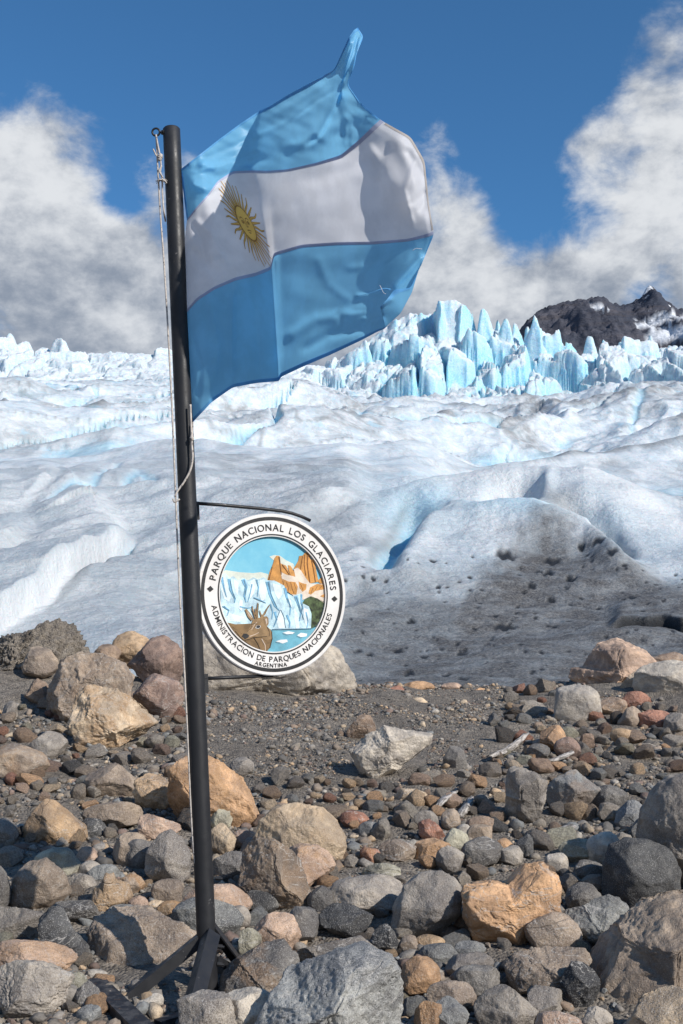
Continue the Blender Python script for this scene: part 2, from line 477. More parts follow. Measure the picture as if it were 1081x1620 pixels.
def build_glacier():
    cs = frame_cols(2.1)
    ys = np.concatenate([np.arange(1150, 1110, -4.), np.arange(1110, 742, -1.1), np.arange(742, 612, -.5)])
    rs = r_of_y(ys)
    C, Yb = np.meshgrid(cs, ys)
    Rr = np.repeat(rs[:, None], len(cs), 1)
    X = az_x(C, Rr)
    # --- apparent lift in pixels (turned into metres below)
    wob = 10 * fbm2(C / 70, Yb / 70, 21, 3)
    c, y = C + wob, Yb + .6 * wob
    dy = np.zeros_like(C)
    dy -= 44 * smooth(100, 210, Rr) * smooth(480, 580, C) * smooth(1000, 900, C)
    blue = np.zeros_like(C); dirt = np.zeros_like(C)
    right = smooth(540, 660, C)
    # the ice hump at the right: crest, then a dip behind it
    crest = np.interp(C, [540, 600, 650, 690, 760, 850, 930, 1000, 1081, 1300], [806, 790, 770, 756, 746, 742, 745, 766, 798, 830])
    A = 770 - crest
    dy += right * A * np.exp(-((Rr - 29.5) / 4.5) ** 2)
    dy -= 44 * smooth(640, 780, C) * smooth(31, 37, Rr) * (1 - smooth(50, 95, Rr))
    # shoulder of clean ice under the crest
    sh, al = seg_sd(c, y, [(560, 930), (640, 850), (720, 826), (850, 836), (930, 852), (985, 895), (1090, 930)])
    wsh = smooth(640, 730, C) * smooth(1060, 960, C)
    dy += wsh * (30 * np.exp(-(np.maximum(sh + 2, 0) / 22) ** 2 - (np.minimum(sh + 2, 0) / 13) ** 2) - 16 * np.exp(-((sh + 36) / 13) ** 2))
    gv, ga = seg_sd(c, y, [(880, 800), (930, 822), (975, 842), (1010, 872)])
    gm = smooth(0, .25, ga) * smooth(1, .8, ga)
    dy -= 17 * np.exp(-(gv / 11) ** 2) * gm
    dirt = np.maximum(dirt, .6 * np.exp(-((gv - 2) / 9) ** 2) * gm)
    # bright bowl near the crest
    dy -= 34 * np.exp(-(((c - 812) / 44) ** 2 + ((y - 792) / 15) ** 2) ** 2)
    dy += 14 * np.exp(-((c - 812) / 60) ** 2 - ((y - 766) / 7) ** 2) + 12 * np.exp(-((c - 874) / 12) ** 2 - ((y - 785) / 16) ** 2)
    # notch of blue ice at the hump's flank
    sd, al = seg_sd(C, Yb, [(604, 915), (628, 872), (655, 832), (690, 800)])
    taper = smooth(0, .2, al) * smooth(1.0, .7, al)
    dy -= 34 * np.exp(-((sd + 12) / 22) ** 2) * taper
    dy += 14 * np.exp(-((sd - 24) / 22) ** 2) * taper
    blue = np.maximum(blue, .95 * np.exp(-((sd + 6) / 20) ** 2) * taper)
    dirt = np.maximum(dirt, .40 * np.exp(-((sd + 34) / 7) ** 2) * taper)
    blue = np.maximum(blue, .50 * np.exp(-((c - 660) / 60) ** 2 - ((y - 800) / 30) ** 2))
    blue = np.maximum(blue, .40 * np.exp(-((c - 830) / 110) ** 2 - ((y - 826) / 14) ** 2))
    # steps of clean ice on the left with a crevice at the foot
    for pts, H, wd in (([(-160, 1068), (0, 990), (60, 958), (130, 906), (190, 862), (216, 836)], 58, 9), ([(-160, 950), (-30, 886), (62, 848)], 24, 12), ([(-160, 800), (30, 790), (100, 748)], 10, 8),
                       ([(150, 800), (260, 770), (380, 765)], 10, 8), ([(330, 860), (430, 830), (540, 790), (600, 775)], 14, 12)):
        sd, al = seg_sd(C + .6 * wob, Yb + .4 * wob, pts)
        tp = smooth(1.0, .72, al)
        dy += H * (tp if H < 50 else tp * (1 - .35 * al)) * smooth(wd, -1, sd) * smooth(-150, -10, sd)
        groove = np.exp(-((sd - wd - 4) / 5) ** 2) * tp
        dy -= .45 * H * groove * smooth(0.35, .8, al)
        if H > 50:
            blue = np.maximum(blue, .8 * groove * smooth(.70, .88, al))
            dirt = np.maximum(dirt, .45 * np.exp(-((sd - wd - 10) / 9) ** 2) * smooth(.3, .6, al) * smooth(.95, .8, al))
            band = smooth(-2, 4, sd) * smooth(wd + 8, wd, sd)
            clean_band = band * tp
    # --- debris
    tri = np.minimum(smooth(-24, 46, (y - 826) - .74 * (862 - c) + 26 * fbm2(C / 30, Yb / 24, 6, 3)), smooth(-16, 44, (y - 826) - .36 * (c - 862) + 20 * fbm2(C / 30, Yb / 24, 8, 3)))
    nd = fbm2(C / 38, Yb / 22, 5, 4)
    dirt = np.maximum(dirt, np.clip(tri * .93 + .12 * nd, 0, 1) * smooth(820, 846, y))
    low = smooth(885, 985, y + 30 * nd) * smooth(450, 575, C) * .84
    dirt = np.maximum(dirt, low)
    dirt = np.maximum(dirt, .40 * smooth(880, 930, y + 30 * nd) * smooth(520, 600, C))
    dirt = np.maximum(dirt, .32 * smooth(960, 1010, y) * smooth(200, 300, C) + .16 * smooth(780, 900, y) * (1 - right))
    dirt = np.maximum(dirt, .55 * np.exp(-((c - 888) / 26) ** 2 - ((y - 808) / 12) ** 2))
    # --- cryoconite holes melted into the surface
    hr = np.random.default_rng(3)
    pit = np.zeros_like(C)
    holes = [(500 + hx / 1.861, 680 + hy / 1.861, hw / 1.861, hh / 1.861) for hx, hy, hw, hh in HOLES]
    for _ in range(150):
        holes.append((hr.uniform(545, 1081), hr.uniform(880, 1075), hr.uniform(4, 9), hr.uniform(2.5, 4.5)))
    for hx, hy, hw, hh in holes:
        hh *= .62
        m = (np.abs(C - hx) < hw * 1.6) & (np.abs(Yb - hy) < hh * 2.2)
        if not m.any(): continue
        q = ((C[m] - hx) / (hw * .5)) ** 2 + ((Yb[m] - hy + .2 * hh * np.sin(C[m] * .4)) / (hh * .62)) ** 2
        k = np.exp(-q ** 3 * .5)
        dy[m] -= (hh * .55 + .5) * k
        pit[m] = np.maximum(pit[m], np.exp(-q ** 3 * .6) * (.97 if hw > 8 else .85))
    # crack in the dirty ice at the right
    cl = 990 + 3.5 * np.sin(C / 21) + 2 * np.sin(C / 9 + 1)
    ck = smooth(955, 985, C)
    dy += 15 * ck * smooth(cl + 1, cl - 2, Yb) * smooth(cl - 80, cl - 10, Yb)
    dy -= 12 * ck * np.exp(-((Yb - cl - 3) / 3.6) ** 2)
    pit = np.maximum(pit, ck * np.exp(-((Yb - cl - 1.5) / 4.2) ** 4))
    # --- natural relief in metres, drawn out along the flow
    ca, sa = math.cos(R(52)), math.sin(R(52))
    P, Q = X * ca + Rr * sa, -X * sa + Rr * ca
    mid = smooth(30, 60, Rr)
    nr = 1 - mid
    f1 = fbm2(P / 58, Q / 25, 37, 3, .42)
    f2 = fbm2(P / 15 + .6 * f1, Q / 7, 38, 3, .5)
    k1, k2, kid, _a, _b = cells2(P / 34 + .25 * f2, Q / 13 + .3 * f1, 401)
    crack = smooth(.035, .0, k2 - k1) * smooth(-.15, .2, fbm2(P / 60, Q / 40, 35, 2)) * smooth(40, 70, Rr)
    far_fade = 1 - .45 * smooth(140, 220, Rr)
    grow = smooth(30, 110, Rr) ** .6
    # long diagonal ridges on the left half
    diag = fbm2((X * .80 + Rr * .60) / 70, (-X * .60 + Rr * .80) / 20, 61, 2, .4)
    z = (mid * grow * (far_fade * (7.0 * (.22 - np.abs(diag)) * smooth(620, 380, C) + 4.5 * fbm2(P / 60, Q / 32, 31, 2) + 11.0 * (.24 - np.abs(f1)) + 2.4 * (.2 - np.abs(f2))) + .42 * fbm2(P / 5, Q / 3, 41, 3, .5) - 1.3 * crack + .12 * fbm2(P / 1.6, Q / 1.1, 43, 2))
         + nr * (.42 * fbm2(P / 6.5, Q / 3.4, 51, 3) + .28 * (.3 - np.abs(fbm2(P / 3.8, Q / 1.5, 52, 2))) * (1 - right) + .05 * fbm2(X / .9, Rr / .9, 57, 3) + .018 * fbm2(X / .22, Rr / .22, 58, 2)) * smooth(10, 15, Rr))
    crest_dirt = mid * np.maximum(smooth(.05, .0, np.abs(f1)) * smooth(-.2, .25, fbm2(P / 30, Q / 20, 33, 2)), .75 * smooth(.035, .0, np.abs(f2)) * smooth(-.1, .3, fbm2(P / 22, Q / 22, 34, 2)))
    pool = mid * np.maximum(smooth(.30, .42, np.abs(f1)), smooth(.34, .46, np.abs(f2)))
    dirt = np.maximum(dirt, .60 * crest_dirt)
    blue = np.maximum(blue, .8 * crack)
    front = smooth(165, 205, Rr) * smooth(470, 560, C) * smooth(1010, 930, C)
    c1, c2, cid, cox, coy = cells2((X + 3 * f2) / 7.5, (Rr + 4 * f1) / 11, 501)
    ch = ((cid * 2654435761) % 65521) / 65521.0; ct = ((cid * 40503) % 65519) / 65519.0 - .5
    blk = smooth(178, 228, Rr) * smooth(500, 600, C) * smooth(1040, 940, C)
    z = z + blk * (4.5 * (ch - .5) + 9 * ct * cox - 3.5 * smooth(.15, 0, c2 - c1)) * smooth(-.15, .15, fbm2(X / 22, Rr / 22, 47, 2))
    z = z + front * (8.0 * (.24 - np.abs(fbm2(X / 26, Rr / 20, 45, 3, .5))) + 3.0 * (.3 - np.abs(fbm2(X / 9, Rr / 9, 46, 2))))
    blue = np.maximum(blue, .40 * pool)
    # meltwater runnels of blue ice
    for pts in ([(40, 815), (90, 790), (140, 770), (200, 740)], [(170, 780), (215, 762), (250, 768)], [(560, 700), (600, 680), (640, 690)], [(1000, 690), (1040, 660), (1090, 650)]):
        sd, al = seg_sd(C + wob, Yb + .5 * wob, pts)
        kk = np.exp(-(sd / 3.2) ** 2) * smooth(0, .2, al) * smooth(1, .8, al)
        dy -= 6 * kk; blue = np.maximum(blue, .5 * kk)
    Z = CAM_Z + Rr * tan_el(Yb) + dy * Rr / FPX + z
    me = mesh_from('glacier', np.stack([X, Rr, Z], -1).reshape(-1, 3), grid_faces(len(cs), len(ys)))
    streak = smooth(26, 60, Rr) * (1 - .6 * smooth(150, 260, Rr)) + .35 * (1 - right) * (1 - smooth(26, 60, Rr)) + .25
    streak = streak * (1 - clean_band) * (1 - .5 * smooth(480, 250, C))
    white = np.maximum.reduce([clean_band, .6 * np.exp(-(((c - 812) / 50) ** 2 + ((y - 784) / 22) ** 2) ** 2), .85 * np.exp(-((Yb - crest - 14) / 20) ** 2) * right * smooth(560, 680, C), .8 * smooth(-75, -12, sh) * smooth(2, -10, sh) * smooth(680, 740, C) * smooth(1000, 900, C)])
    fattr(me, 'white', np.clip(white, 0, 1)); fattr(me, 'pit', np.clip(pit, 0, 1))
    fattr(me, 'dirt', np.clip(dirt * (1 - clean_band), 0, 1)); fattr(me, 'blue', np.clip(blue, 0, 1))
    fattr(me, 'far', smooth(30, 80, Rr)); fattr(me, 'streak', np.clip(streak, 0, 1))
    tag(link('glacier', me, M_ICE), 'rolling white and grey glacier ice rising behind the stones', 'glacier', kind='structure')
build_glacier()

def build_serac_field():
    cs = frame_cols(1.8)
    rs = np.concatenate([np.arange(222, 262, 1.3), np.arange(262, 345, .45), np.arange(345, 440, 2.2), [470, 520, 600, 700]])
    C, Rr = np.meshgrid(cs, rs)
    X = az_x(C, Rr)
    wx = 4.0 * fbm2(X / 15, Rr / 15, 81, 3) + 1.1 * fbm2(X / 5, Rr / 5, 83, 2)
    wr = 4.5 * fbm2(X / 16 + 5, Rr / 18, 85, 3) + 1.4 * fbm2(X / 4.5, Rr / 5, 87, 2)
    # envelope of the broken ice: photo row of the skyline per column, stepping down towards the viewer
    sky_c = [-900, -100, 0, 40, 90, 150, 260, 380, 470, 540, 570, 600, 640, 690, 757, 775, 830, 860, 885, 915, 960, 1010, 1050, 1100, 1300, 2000]
    sky_y = [552, 552, 548, 556, 560, 562, 563, 572, 580, 578, 566, 552, 540, 532, 538, 540, 532, 530, 552, 556, 552, 553, 548, 546, 546, 540]
    sk = np.interp(C + 1.5 * wx, sky_c, sky_y)
    foot = np.interp(C, [-900, 300, 480, 560, 900, 1000, 1100, 2000], [612, 612, 628, 662, 656, 630, 612, 612])
    f = smooth(258, 322, Rr + .6 * wr)
    f = f * (.45 + .55 * f)
    Yb = foot + (sk - foot) * f
    base = CAM_Z + np.minimum(Rr, 330) * tan_el(Yb) - np.maximum(Rr - 336, 0) * .35
    jag = np.interp(C, [-900, -60, 60, 130, 500, 580, 660, 880, 940, 1050, 1200, 2000], [1.0, .40, .36, .20, .26, .8, 1.0, 1.0, .72, .6, .9, 1.1])
    env = smooth(256, 285, Rr) * jag
    # fractured blocks: tilted tops, cracks between them, two sizes
    x1, y1 = (X + wx) / 9.0, (Rr + wr) / 12.5
    d1, d2, idn, ox, oy = cells2(x1, y1, 301)
    hh = ((idn * 2654435761) % 65521) / 65521.0
    tx = ((idn * 40503) % 65519) / 65519.0 - .5
    ty = ((idn * 69069) % 65497) / 65497.0 - .5
    big = 8.5 * (hh - .52) + 19.0 * tx * ox + 12.0 * (ty - .28) * oy - 6.5 * smooth(.22, .0, d2 - d1) * (.3 + .7 * hh)
    x2, y2 = (X + 1.6 * wx) / 2.7 + 3, (Rr + wr) / 4.0
    e1, e2, idm, qx, qy = cells2(x2, y2, 311)
    g = ((idm * 2654435761) % 65521) / 65521.0
    sx = ((idm * 40503) % 65519) / 65519.0 - .5
    small = 1.5 * (g - .55) + 3.2 * sx * qx - 1.3 * smooth(.2, .0, e2 - e1)
    env = env * (1 - .75 * smooth(684, 694, C) * smooth(752, 736, C) * smooth(300, 312, Rr))
    Z = base + env * (big + small)
    fr = np.random.default_rng(19)
    def peak(c0, r0, ytop, wl, wr_, sf=1.5, sb=1.2):
        """a serac: faceted pinnacle; half widths in px per 60 px of drop to the left / right, slope of its front"""
        nonlocal Z
        x0 = az_x(c0, r0)
        z0 = CAM_Z + r0 * tan_el(ytop)
        k = (np.abs(X - x0) < 40) & (np.abs(Rr - r0) < 40)
        if not k.any(): return
        amp = fr.uniform(.7, 1.3)
        dx, dr = X[k] + wx[k] * amp - x0, Rr[k] + wr[k] * amp - r0
        a0 = fr.uniform(0, 6.28); Ak = fr.uniform(16, 34)
        if wl < 30: wl, wr_ = wl * 1.55, wr_ * 1.55
        nf = fr.integers(5, 8)
        drop = np.zeros(dx.shape)
        for i in range(nf):
            a = a0 + 6.283 * (i + fr.uniform(-.3, .3)) / nf
            ca, sa = math.cos(a), math.sin(a)
            s = abs(ca) * (60 / wr_ if ca > 0 else 60 / wl) + abs(sa) * (sb if sa > 0 else sf)
            pl = (ca * dx + sa * dr)
            off = fr.uniform(0, 1.6)
            drop = np.maximum(drop, s * fr.uniform(.8, 1.25) * np.maximum(pl - off * fr.uniform(.2, 1.6), 0) + .12 * s * np.maximum(pl, 0))
        drop = Ak * (1 - np.exp(-drop / Ak)) + .50 * drop
        h = z0 - drop
        Z[k] = np.maximum(Z[k], h)
    # the high wall: crest line from the photograph, face carved into flutes
    wc = [470, 500, 540, 560, 585, 610, 640, 665, 688, 715, 728, 740, 756, 764, 772]
    wy = [610, 590, 566, 548, 528, 512, 502, 496, 491, 487, 487, 494, 505, 540, 620]
    ztop = CAM_Z + 328 * tan_el(np.interp(C + wx * 1.2, wc, wy, left=640, right=660))
    x = X + .6 * wx
    flute = 9.0 * np.abs(noise2(x / 15, Rr / 60 + .3, 91)) * smooth(700, 640, C) + 2.0 * np.abs(noise2(x / 5.2, Rr / 26 + .7, 92)) + 2.5 * fbm2(x / 12, Rr / 12, 93, 3) + .35 * big + 7 * smooth(668, 690, C) * smooth(700, 690, C) - 5 * smooth(690, 700, C) * smooth(760, 735, C)
    rc = 326 + flute + .25 * wr
    front = np.maximum(rc - Rr, 0)
    sl = 1.0 + 1.6 * smooth(640, 690, C)
    dropf = np.where(front < 7, front * sl, 7 * sl + (front - 7) * .95)
    h = ztop - dropf - np.maximum(Rr - rc - 6, 0) * 1.2 + .10 * small + .25 * (big - 2) * smooth(700, 650, C)
    Z = np.maximum(Z, h)
    for p in [(777, 320, 486, 15, 16, 2.2), (800, 326, 510, 12, 12, 2), (813, 318, 503, 12, 12, 2.2), (830, 322, 511, 13, 13, 2), (846, 328, 519, 12, 12, 2), (860, 314, 499, 14, 13, 2.4),
              (75, 326, 534, 40, 52, 1.0), (0, 332, 529, 36, 50, 1.0), (26, 334, 540, 60, 60, .8), (-40, 334, 534, 50, 50, 1.0), (941, 326, 534, 20, 24, 1.6), (974, 326, 536, 24, 28, 1.5), (1043, 324, 527, 40, 44, 1.3)]:
        peak(*p)
    Z += 1.1 * (.35 - np.abs(fbm2(X / 6.5, Rr / 6.5, 94, 3))) + .6 * fbm2(X / 3.2, Rr / 3.2, 95, 3, .55) + .16 * fbm2(X / .9, Rr / .9, 97, 2)
    edge = smooth(258, 230, Rr)
    Z = Z - 7 * edge
    gz_r = np.gradient(Z, axis=0) / np.gradient(Rr, axis=0)
    gz_x = np.gradient(Z, axis=1) / np.gradient(X, axis=1)
    steep = np.hypot(gz_r, gz_x)
    me = mesh_from('serac_field', np.stack([X, Rr, Z], -1).reshape(-1, 3), grid_faces(len(cs), len(rs)))
    nb = fbm2(X / 7, Z / 14, 99, 3)
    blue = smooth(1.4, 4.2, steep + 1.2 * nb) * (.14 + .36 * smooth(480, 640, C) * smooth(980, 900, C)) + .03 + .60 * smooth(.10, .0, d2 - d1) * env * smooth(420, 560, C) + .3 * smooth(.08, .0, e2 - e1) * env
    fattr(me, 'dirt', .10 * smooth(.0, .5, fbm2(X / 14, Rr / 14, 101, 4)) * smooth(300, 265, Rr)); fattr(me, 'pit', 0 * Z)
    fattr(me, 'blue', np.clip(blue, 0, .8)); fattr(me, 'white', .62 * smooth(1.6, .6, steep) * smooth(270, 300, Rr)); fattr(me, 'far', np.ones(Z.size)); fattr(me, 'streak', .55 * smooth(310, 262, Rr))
    tag(link('serac_field', me, M_ICE), 'jagged pale blue ice pinnacles of the icefall on the skyline', 'icefall', kind='structure')
build_serac_field()

def build_mountain():
    D = 4200.0
    cs = np.arange(380, 2300, 3.0)
    rs = np.concatenate([np.linspace(2600, 4000, 70), np.linspace(4008, 4500, 60), np.linspace(4520, 5600, 30)])
    C, Rr = np.meshgrid(cs, rs)
    X = az_x(C, D) * (Rr / D) ** .25
    cx = [380, 560, 700, 790, 835, 850, 880, 905, 930, 948, 965, 985, 1008, 1025, 1038, 1047, 1057, 1066, 1081, 1110, 1160, 1230, 1400, 1700, 2300]
    cy = [740, 690, 620, 575, 524, 507, 491, 484, 480, 474, 481, 488, 486, 481, 468, 459, 463, 476, 487, 500, 470, 430, 440, 500, 560]
    top = CAM_Z + D * tan_el(np.interp(C, cx, cy))
    back = np.maximum(Rr - D, 0); fr = np.maximum(D - Rr, 0)
    n1 = fbm2(X / 520, Rr / 520, 111, 6, .55, True)
    rel = smooth(0, 260, fr + back)
    Z = top - fr * .62 - back * .7 + rel * (120 * n1 - 30) + 26 * fbm2(X / 70, Rr / 70, 113, 4, .6, True)
    me = mesh_from('mountain', np.stack([X, Rr, Z], -1).reshape(-1, 3), grid_faces(len(cs), len(rs)))
    # old snow lies in the gullies below the summit
    apy = np.arctan((Z - CAM_Z) / Rr)
    py = 810 - FPX * np.tan(apy - PITCH)
    s1, _ = seg_sd(C, py, [(985, 516), (1012, 512), (1040, 500), (1052, 496)])
    s2, _ = seg_sd(C, py, [(995, 535), (1035, 525), (1081, 510), (1140, 500)])
    s3, _ = seg_sd(C, py, [(930, 484), (946, 489)])
    s4, _ = seg_sd(C, py, [(1062, 470), (1076, 492)])
    snow = np.maximum.reduce([smooth(6, 3, np.abs(s1)), smooth(11, 6, np.abs(s2)), smooth(4, 2, np.abs(s3)), smooth(3.5, 1.5, np.abs(s4))])
    fattr(me, 'snow', snow)
    tag(link('mountain', me, M_MOUNT), 'dark bare mountain ridge with snow patches beyond the ice', 'mountain', kind='structure')
build_mountain()
# ------------------------------------------------------------------ stones
import bmesh
def make_stone_mat():
    """one stone material; object colour = base colour, its alpha = amount of mineral speckle, object index = rust stain in percent"""
    m, n, b = material('stone', rough=0.86, spec=0.25)
    info = n.new('ShaderNodeObjectInfo')
    c0 = coords(n)
    off = n.math('MULTIPLY', info.outputs['Random'], 40.0)
    comb = n.new('ShaderNodeCombineXYZ')
    for i in range(3): n.L.new(off, comb.inputs[i])
    c = n.vmath('ADD', c0, comb.outputs[0])
    big = n.noise(c, 5.5, 5, .6, .3)
    med = n.noise(c, 24, 6, .65)
    fine = n.noise(c, 130, 4, .7)
    speck = n.noise(c, 260, 2, .6)
    base = info.outputs['Color']
    col = n.mix(n.ramp(big, .36, .64), n.mix(1.0, base, (0.66, 0.65, 0.67), 'MULTIPLY'), n.mix(1.0, base, (1.42, 1.38, 1.32), 'MULTIPLY'))
    col = n.mix(n.ramp(med, .40, .64, 0, .6), col, n.mix(1.0, base, (0.66, 0.64, 0.64), 'MULTIPLY'))
    # pale dust and lichen in patches
    dust = n.math('MULTIPLY', n.ramp(n.noise(c, 11, 6, .7, .5), .56, .72), .32)
    col = n.mix(dust, col, (0.40, 0.37, 0.33))
    # rust
    st = n.math('MULTIPLY', n.ramp(n.noise(c, 8, 5, .6, .8), .44, .60), n.math('MULTIPLY', info.outputs['Object Index'], .01))
    col = n.mix(st, col, (0.40, 0.235, 0.115))
    # veins
    v = n.math('ABSOLUTE', n.math('SUBTRACT', n.noise(n.mapping(c, scale=(1, 1, 2.4)), 5.0, 4, .55, .6), .5))
    vein = n.math('MULTIPLY', n.ramp(v, .010, .002), n.ramp(info.outputs['Random'], .45, .7, 0, .55))
    col = n.mix(vein, col, (0.52, 0.49, 0.45))
    # mineral grains
    al = info.outputs['Alpha']
    col = n.mix(n.math('MULTIPLY', n.ramp(speck, .56, .66), n.math('MULTIPLY', al, .75)), col, (0.58, 0.56, 0.53))
    col = n.mix(n.math('MULTIPLY', n.ramp(speck, .44, .34), n.math('MULTIPLY', al, .75)), col, (0.035, 0.035, 0.038))
    n.L.new(col, b.inputs['Base Color'])
    h = n.math('ADD', n.math('MULTIPLY', med, .55), n.math('ADD', n.math('MULTIPLY', fine, .22), n.math('MULTIPLY', n.noise(c, 9, 7, .62, .2), .9)))
    h = n.math('SUBTRACT', h, n.math('MULTIPLY', n.ramp(n.math('ABSOLUTE', n.math('SUBTRACT', n.noise(c, 3.3, 4, .5, .5), .5)), .016, .0), n.ramp(info.outputs['Random'], .55, .9, 0, .16)))
    n.L.new(n.bump(h, .85, .030), b.inputs['Normal'])
    n.L.new(n.ramp(big, .3, .7, .70, .95), b.inputs['Roughness'])
    return m
M_STONE = make_stone_mat()
ICO = {}
def ico(sub):
    if sub not in ICO:
        bm = bmesh.new()
        bmesh.ops.create_icosphere(bm, subdivisions=sub, radius=1.0)
        ICO[sub] = (np.array([v.co[:] for v in bm.verts]), np.array([[v.index for v in f.verts] for f in bm.faces]))
        bm.free()
    return ICO[sub]
RIGHT, UP, TOCAM = np.array([1., 0, 0]), np.array([0, -SP, CP]), np.array([0, -CP, -SP])
STYLES = {  # planes, min/max offset, hardness, low noise, mid noise, fine noise
    'r': (12, .72, .94, .90, .11, .036, .020), 'n': (16, .60, .90, 1.0, .09, .040, .026),
    'a': (17, .52, .84, 1.0, .06, .045, .028), 's': (14, .50, .85, 1.0, .06, .042, .028), 'm': (3, .8, .95, .4, .16, .16, .11)}
def stone_verts(seed, style, sub, outline=None):
    """closed stone in camera-aligned unit axes (right, up, towards the viewer)"""
    q = np.random.default_rng(seed)
    V = ico(sub)[0].copy()
    npl, lo, hi, hard, a1, a2, a3 = STYLES[style]
    nd = V.copy()
    V *= (1 + a1 * 1.5 * noise3(V * 1.1 + seed * 1.7, seed))[:, None]
    for i in range(npl):
        nv = q.normal(size=3)
        if i < npl // 2: nv[2] = abs(nv[2]) + .3          # facets the viewer sees
        nv /= np.linalg.norm(nv)
        d = q.uniform(lo, hi)
        e = np.maximum(V @ nv - d, 0)
        V -= (e * hard)[:, None] * nv
    disp = a2 * noise3(nd * 3.1 + seed, seed + 1) + .5 * a2 * noise3(nd * 6.7 + seed, seed + 2)
    if sub >= 4: disp = disp + a3 * noise3(nd * 14 + seed, seed + 3) + .6 * a3 * (1 - 2 * np.abs(noise3(nd * 8 + seed, seed + 5)))
    if sub >= 5: disp = disp + .5 * a3 * noise3(nd * 30, seed + 4)
    V += nd * disp[:, None]
    if outline is not None:
        th = np.arctan2(V[:, 1], V[:, 0]); rr = np.hypot(V[:, 0], V[:, 1])
        nb = 48
        b = ((th + np.pi) / (2 * np.pi) * nb).astype(int) % nb
        mx = np.zeros(nb); np.maximum.at(mx, b, rr)
        mx = (np.roll(mx, 1) + mx + np.roll(mx, -1)) / 3
        ctr = (np.arange(nb) + .5) / nb * 2 * np.pi - np.pi
        mr = np.interp(th, np.r_[ctr - 2 * np.pi, ctr, ctr + 2 * np.pi], np.r_[mx, mx, mx])
        o = np.asarray(outline, float)
        ot = np.linspace(-np.pi, np.pi, 361)
        orad = np.zeros(361)
        for k, t in enumerate(ot):
            d = np.array([math.cos(t), math.sin(t)]); best = 0
            for i in range(len(o)):
                p, s = o[i], o[(i + 1) % len(o)] - o[i]
                den = d[0] * s[1] - d[1] * s[0]
                if abs(den) < 1e-9: continue
                tt = (p[0] * s[1] - p[1] * s[0]) / den; uu = (p[0] * d[1] - p[1] * d[0]) / den
                if tt > 0 and -1e-6 <= uu <= 1 + 1e-6: best = max(best, tt)
            orad[k] = best
        sc = np.interp(th, ot, orad) / np.maximum(mr, 1e-3)
        V[:, 0] *= sc; V[:, 1] *= sc
    else:
        for k in (0, 1):
            mn, mx_ = V[:, k].min(), V[:, k].max()
            V[:, k] = (V[:, k] - (mn + mx_) / 2) / ((mx_ - mn) / 2)
    V[:, 2] /= np.abs(V[:, 2]).max()
    V[:, :2] *= 1.04
    return V
def stone_object(name, V, F, depth, center, hx, hy, hz, color, speck=.3, rust=0):
    P = V[:, :1] * hx * RIGHT + V[:, 1:2] * hy * UP + V[:, 2:3] * hz * TOCAM
    me = mesh_from(name, P, F)
    o = link(name, me, M_STONE, None, tuple(center))
    o.color = (*color, speck)
    o.pass_index = int(rust)
    return o

COLORS = {  # word used in labels, base colour
    'g': ('grey', (.205, .198, .190)), 'lg': ('light grey', (.315, .305, .285)), 'dg': ('dark grey', (.105, .106, .108)), 'bk': ('blackish', (.052, .056, .062)), 'bg': ('blue-grey', (.165, .180, .192)),
    'b': ('brown', (.205, .160, .128)), 'gb': ('grey-brown', (.215, .185, .158)), 't': ('tan', (.360, .275, .190)), 'lt': ('pale beige', (.390, .330, .255)), 'o': ('orange', (.395, .268, .172)),
    'rb': ('reddish brown', (.230, .125, .095)), 'm': ('mauve brown', (.165, .125, .112)), 'p': ('pinkish', (.330, .255, .210)), 'gg': ('greenish grey', (.260, .265, .225)), 'd': ('dusty grey', (.215, .198, .175))}
